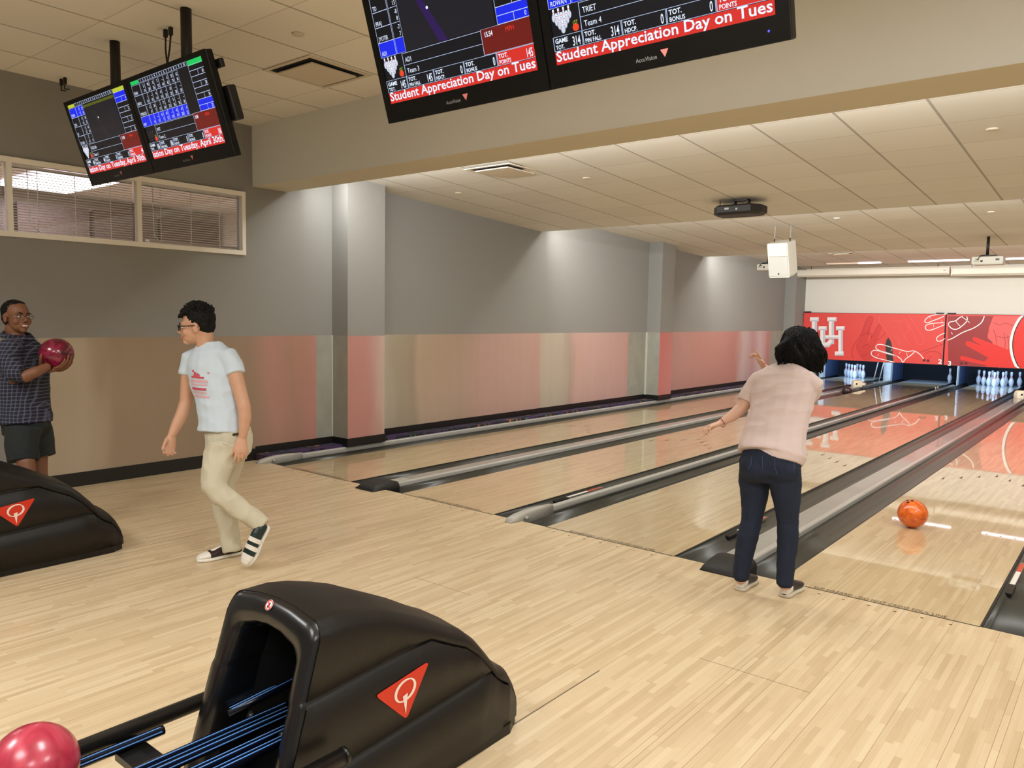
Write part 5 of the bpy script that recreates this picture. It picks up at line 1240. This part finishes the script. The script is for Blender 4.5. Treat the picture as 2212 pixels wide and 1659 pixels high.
    J.loft([(P(1634, 1015, 4.53), .098), (P(1629, 1045, 4.54), .088), (P(1629, 1075, 4.54), .076), (P(1626, 1105, 4.53), .063), (P(1623, 1128, 4.53), .058), (P(1615, 1160, 4.51), .060), (P(1607, 1200, 4.50), .052), (P(1600, 1248, 4.50), .046)], cap=True)
    J.loft([(P(1692, 1020, 4.43), .098), (P(1697, 1048, 4.42), .088), (P(1699, 1078, 4.41), .078), (P(1701, 1108, 4.40), .064), (P(1702, 1130, 4.40), .058), (P(1702, 1165, 4.39), .059), (P(1699, 1205, 4.38), .052), (P(1695, 1262, 4.38), .046)], cap=True)
    DEN = mat('dark_denim', (20, 30, 50), .85, bump=.15, bscale=500, var=.35, vscale=7)
    je = J.fuse('jeans', DEN, .0052, 7, .0022, (9, 9, 15), seed=1.); parts.append(je)
    bv = BVHTree.FromPolygons([v.co for v in je.data.vertices], [tuple(p_.vertices) for p_ in je.data.polygons])
    STI = mat('denim_stitch', (62, 80, 110), .8); b = MB()
    for pts in ([(1624, 984), (1622, 1004), (1616, 1014)], [(1673, 990), (1674, 1012), (1680, 1026)], [(1646, 984), (1648, 1018)], [(1716, 1000), (1714, 1024)]):
        q = []
        for (a0, a1), (c0, c1) in zip(pts[:-1], pts[1:]):
            for k in range(6):
                v = (P(a0+(c0-a0)*k/5, a1+(c1-a1)*k/5, 4.)-CAM).normalized(); h_ = bv.ray_cast(CAM, v)
                if h_[0] is not None: q.append(h_[0]-v*.002)
        if len(q) > 2: b.tube(q, .0016, STI, 5)
    parts.append(b.build('stitching'))
    b = MB(); c = P(1559, 912.5, 4.665); dv = unit(P(1530, 922, 4.64)-P(1570, 905, 4.67)); a = dv.orthogonal().normalized(); e = dv.cross(a)
    b.tube([c+(a*math.cos(k*PI/8)+e*math.sin(k*PI/8))*.030+dv*.004*math.sin(k) for k in range(17)], .0022, mat('red_bracelet', (150, 50, 44), .5), 6); parts.append(b.build('bracelet'))
    SWH = mat('shoe_white', (236, 230, 218), .45); SDK = mat('shoe_black_brown', (50, 44, 40), .45); SO_ = mat('shoe_sole_ivory', (214, 204, 184), .5)
    h1 = FLOORPT(1597, 1277)+Vector((.0, .0, 0)); h2 = FLOORPT(1693, 1291)
    parts.append(shoe(root, h1, h1+Vector((-.02, .25, 0)), up, SDK, SDK, SO_, SWH, None, .25)); parts.append(shoe(root, h2, h2+Vector((.0, .25, 0)), up, SDK, SDK, SO_, SWH, None, .25))
    for h_, dv in ((h1, Vector((-.02, .25, 0))), (h2, Vector((.0, .25, 0)))):
        dv = dv.normalized(); b = MB(); s_ = dv.cross(up)
        b.add([h_-dv*.003+s_*x+up*z for x, z in ((-.006, .062), (.006, .062), (.004, .048), (0, .043), (-.004, .048))], [(0, 1, 2, 3, 4)], mat('gold_mark', (196, 160, 80), .5)); parts.append(b.build('heel_mark'))
    under(root, parts)
bowler()

# ---- the person in the plaid shirt holding a ball
def plaidmat():
    m, nt, b = newmat('plaid_cotton'); N = NT(nt); x, y, z = N.pos()
    # cloth checks: across the body (along its facing direction and its side) and up
    s = N.m('ADD', N.m('MULTIPLY', x, .80), N.m('MULTIPLY', y, .60)); wob = N.noise(N.vec(N.m('MULTIPLY', x, 6.), N.m('MULTIPLY', y, 6.), N.m('MULTIPLY', z, 6.)), 1., 1.)
    s = N.m('ADD', s, N.m('MULTIPLY', wob, .03)); zz = N.m('ADD', z, N.m('MULTIPLY', wob, .02))
    def line(v, per, w): return N.m('LESS_THAN', N.m('FRACT', N.m('DIVIDE', v, per)), w)
    a = line(s, .024, .28); c = line(zz, .024, .25)
    col = N.mix(N.m('MULTIPLY', a, .55), lin((30, 30, 42)), lin((92, 96, 122)))
    col = N.mix(N.m('MULTIPLY', c, .5), col, lin((108, 110, 132)))
    nt.links.new(col, b.inputs['Base Color']); b.inputs['Roughness'].default_value = .85
    return m
def holder():
    root = thing('person', 'person with glasses in dark plaid shirt and shorts, holding a dark red ball', 'person', (.72, -2.60, 0)); P = PX; parts = []
    fwd = Vector((.967, .25, 0)); lat = Vector((.25, -.967, 0)); up = Vector((0, 0, 1)); R_ = _r; Tw = Vector((.63, -.776, 0))
    B = Blob()
    hc = P(37, 686, 5.33); L, ax = head(B, hc, (.93, .20, .04), (-.08, 0, 1), 1.0)
    B.loft([(P(28, 705, 5.34), .052, .056), (P(32, 722, 5.35), .054, .056), (P(38, 740, 5.35), .075, .066)], lat)
    B.loft([(P(42, 750, 5.36), .15, .08), (P(46, 830, 5.36), .14, .10), (P(55, 910, 5.36), .14, .11)], lat)
    B.loft([(P(20, 752, 5.20), .05), (P(20, 790, 5.14), .045), (P(32, 820, 5.12), .042), (P(52, 815, 5.12), .041), (P(78, 803, 5.15), .036), (P(100, 793, 5.20), .027), (P(104, 791, 5.21), .026)])
    B.loft([(P(62, 752, 5.52), .05), (P(62, 800, 5.56), .043), (P(66, 812, 5.54), .04), (P(80, 797, 5.50), .035), (P(92, 784, 5.44), .026)])
    r0 = .108+.010
    def SP(a, b_, c, k=0.): return HB+unit(R_*a+up*b_+Tw*c)*(r0+k)
    # hand under the ball: palm, four fingers wrapped round it and the thumb up its near side
    B.loft([(P(102, 792, 5.21), .027, .020), (SP(-.55, -.85, .55, .010), .036, .018), (SP(-.10, -.95, .45, .006), .040, .014), (SP(.12, -.95, .38, .002), .038, .011)], Tw)
    for i, (c0, c1, e) in enumerate(((.72, .62, .80), (.48, .40, 1.0), (.24, .18, .92), (.02, -.02, .72))):
        nodes = []
        for k in range(5): t = k/4*e; an = -1.45+t*1.45; nodes.append((SP(math.cos(an), math.sin(an), c0+(c1-c0)*t), .0096-.0006*k))
        B.loft(nodes, n=10)
    B.loft([(SP(-.62, -.72, .72, .004), .015), (SP(-.50, -.45, .86), .0118), (SP(-.38, -.20, .95), .0105), (SP(-.30, .02, .98), .009)], n=10)
    # other hand behind the ball
    B.loft([(P(92, 784, 5.44), .026, .019), (SP(-.90, -.30, -.45, .008), .036, .016), (SP(-.75, -.05, -.75, .004), .036, .012)], up)
    for i in range(4):
        B.loft([(SP(-.75, -.28+i*.17, -.75), .0095), (SP(-.40, -.22+i*.19, -.95), .009), (SP(-.05, -.15+i*.2, -1.), .0082)], n=10)
    B.loft([(SP(-.95, -.1, -.3), .012), (SP(-.9, .25, -.35), .010), (SP(-.75, .5, -.45), .009)], n=10)
    ft = []
    for (q, fo) in (([(48, 960, 5.24, .07), (56, 1000, 5.20, .056), (60, 1035, 5.19, .050), (62, 1070, 5.20, .055)], (.78, -2.76)), ([(80, 960, 5.46, .07), (84, 1000, 5.46, .055), (86, 1040, 5.46, .050), (86, 1070, 5.47, .055)], (.72, -2.42))):
        ns = [(P(a, b_, c), r) for a, b_, c, r in q]; kx = ns[-1][0]; base = Vector((kx.x-.01, kx.y, .10)); ft.append(base); ns += [(kx.lerp(base, .55), .045), (base, .036)]; B.loft(ns)
    parts.append(B.fuse('body', SK3, .0048, 4))
    parts += facebits(root, L, ax, 1., HAIR, (mat('glasses_thin', (60, 50, 44), .3), .0013), LIP3)
    H = Blob(); H.ball(L(0, -.032, .046), (.077, .086, .078), ax); H.ball(L(0, -.058, .0), (.068, .048, .062), ax); H.ball(L(0, -.008, .084), (.056, .062, .032), ax)
    parts.append(H.fuse('hair', HAIR, .005, 2, .003, (70, 70, 70)))
    S = Blob()
    S.loft([(P(54, 914, 5.36), .175, .158), (P(52, 885, 5.36), .172, .148), (P(48, 835, 5.36), .175, .136), (P(45, 785, 5.36), .188, .130), (P(41, 752, 5.36), .172, .106), (P(38, 735, 5.36), .10, .078)], lat, cap=False)
    S.loft([(P(32, 745, 5.27), .062), (P(21, 754, 5.20), .070), (P(18, 785, 5.14), .070), (P(34, 808, 5.12), .068), (P(50, 806, 5.13), .062)], cap=False)
    S.loft([(P(55, 745, 5.46), .06), (P(63, 756, 5.52), .066), (P(64, 790, 5.56), .062), (P(66, 803, 5.55), .06)], cap=False)
    PLD = plaidmat(); parts.append(S.fuse('plaid_shirt', PLD, .0055, 6, .006, (7, 7, 8), seed=5.))
    b = MB()
    for s in (-1, 1):
        q = []
        for k in range(9):
            a = -PI*.5+PI*k/8; c0 = P(37, 732, 5.35)+up*.022
            q.append(c0+lat*s*.086*math.cos(a)+fwd*.080*math.sin(a)+up*(.022-.026*(math.sin(a)+1)*.6))
        r1 = [v+up*.014 for v in q]; r2 = [v+(v-P(37, 732, 5.35)).normalized()*.024-up*.022 for v in q]; r3 = [v+(v-P(37, 732, 5.35)).normalized()*.018-up*.026 for v in q]
        b.rings([q, r1, r2, r3], PLD, closed=False, caps=False)
    parts.append(b.build('collar'))
    T = Blob(); T.loft([(P(55, 905, 5.36), .155, .13), (P(60, 930, 5.36), .16, .13)], lat)
    T.loft([(P(52, 925, 5.26), .105), (P(48, 960, 5.24), .102), (P(50, 996, 5.22), .092)], cap=False); T.loft([(P(76, 925, 5.46), .105), (P(84, 955, 5.46), .100), (P(90, 986, 5.46), .090)], cap=False)
    parts.append(T.fuse('shorts', mat('dark_green_cotton', (30, 36, 34), .85), .006, 5, .005, (8, 8, 8)))
    SWH = mat('shoe_white', (236, 230, 218), .45); SDK = mat('shoe_black_brown', (50, 44, 40), .45)
    for k, base in enumerate(ft):
        h_ = Vector((base.x-.07, base.y-.02, 0)); parts.append(shoe(root, h_, h_+fwd*.28, up, SDK, SWH, SWH, SWH, None, .285, SWH))
        b = MB(); b.tube([base+up*.10, base+up*.04, base-up*.02], .041, mat('sock_white', (214, 208, 214), .9), 12); parts.append(b.build('sock'))
    under(root, parts)
holder()
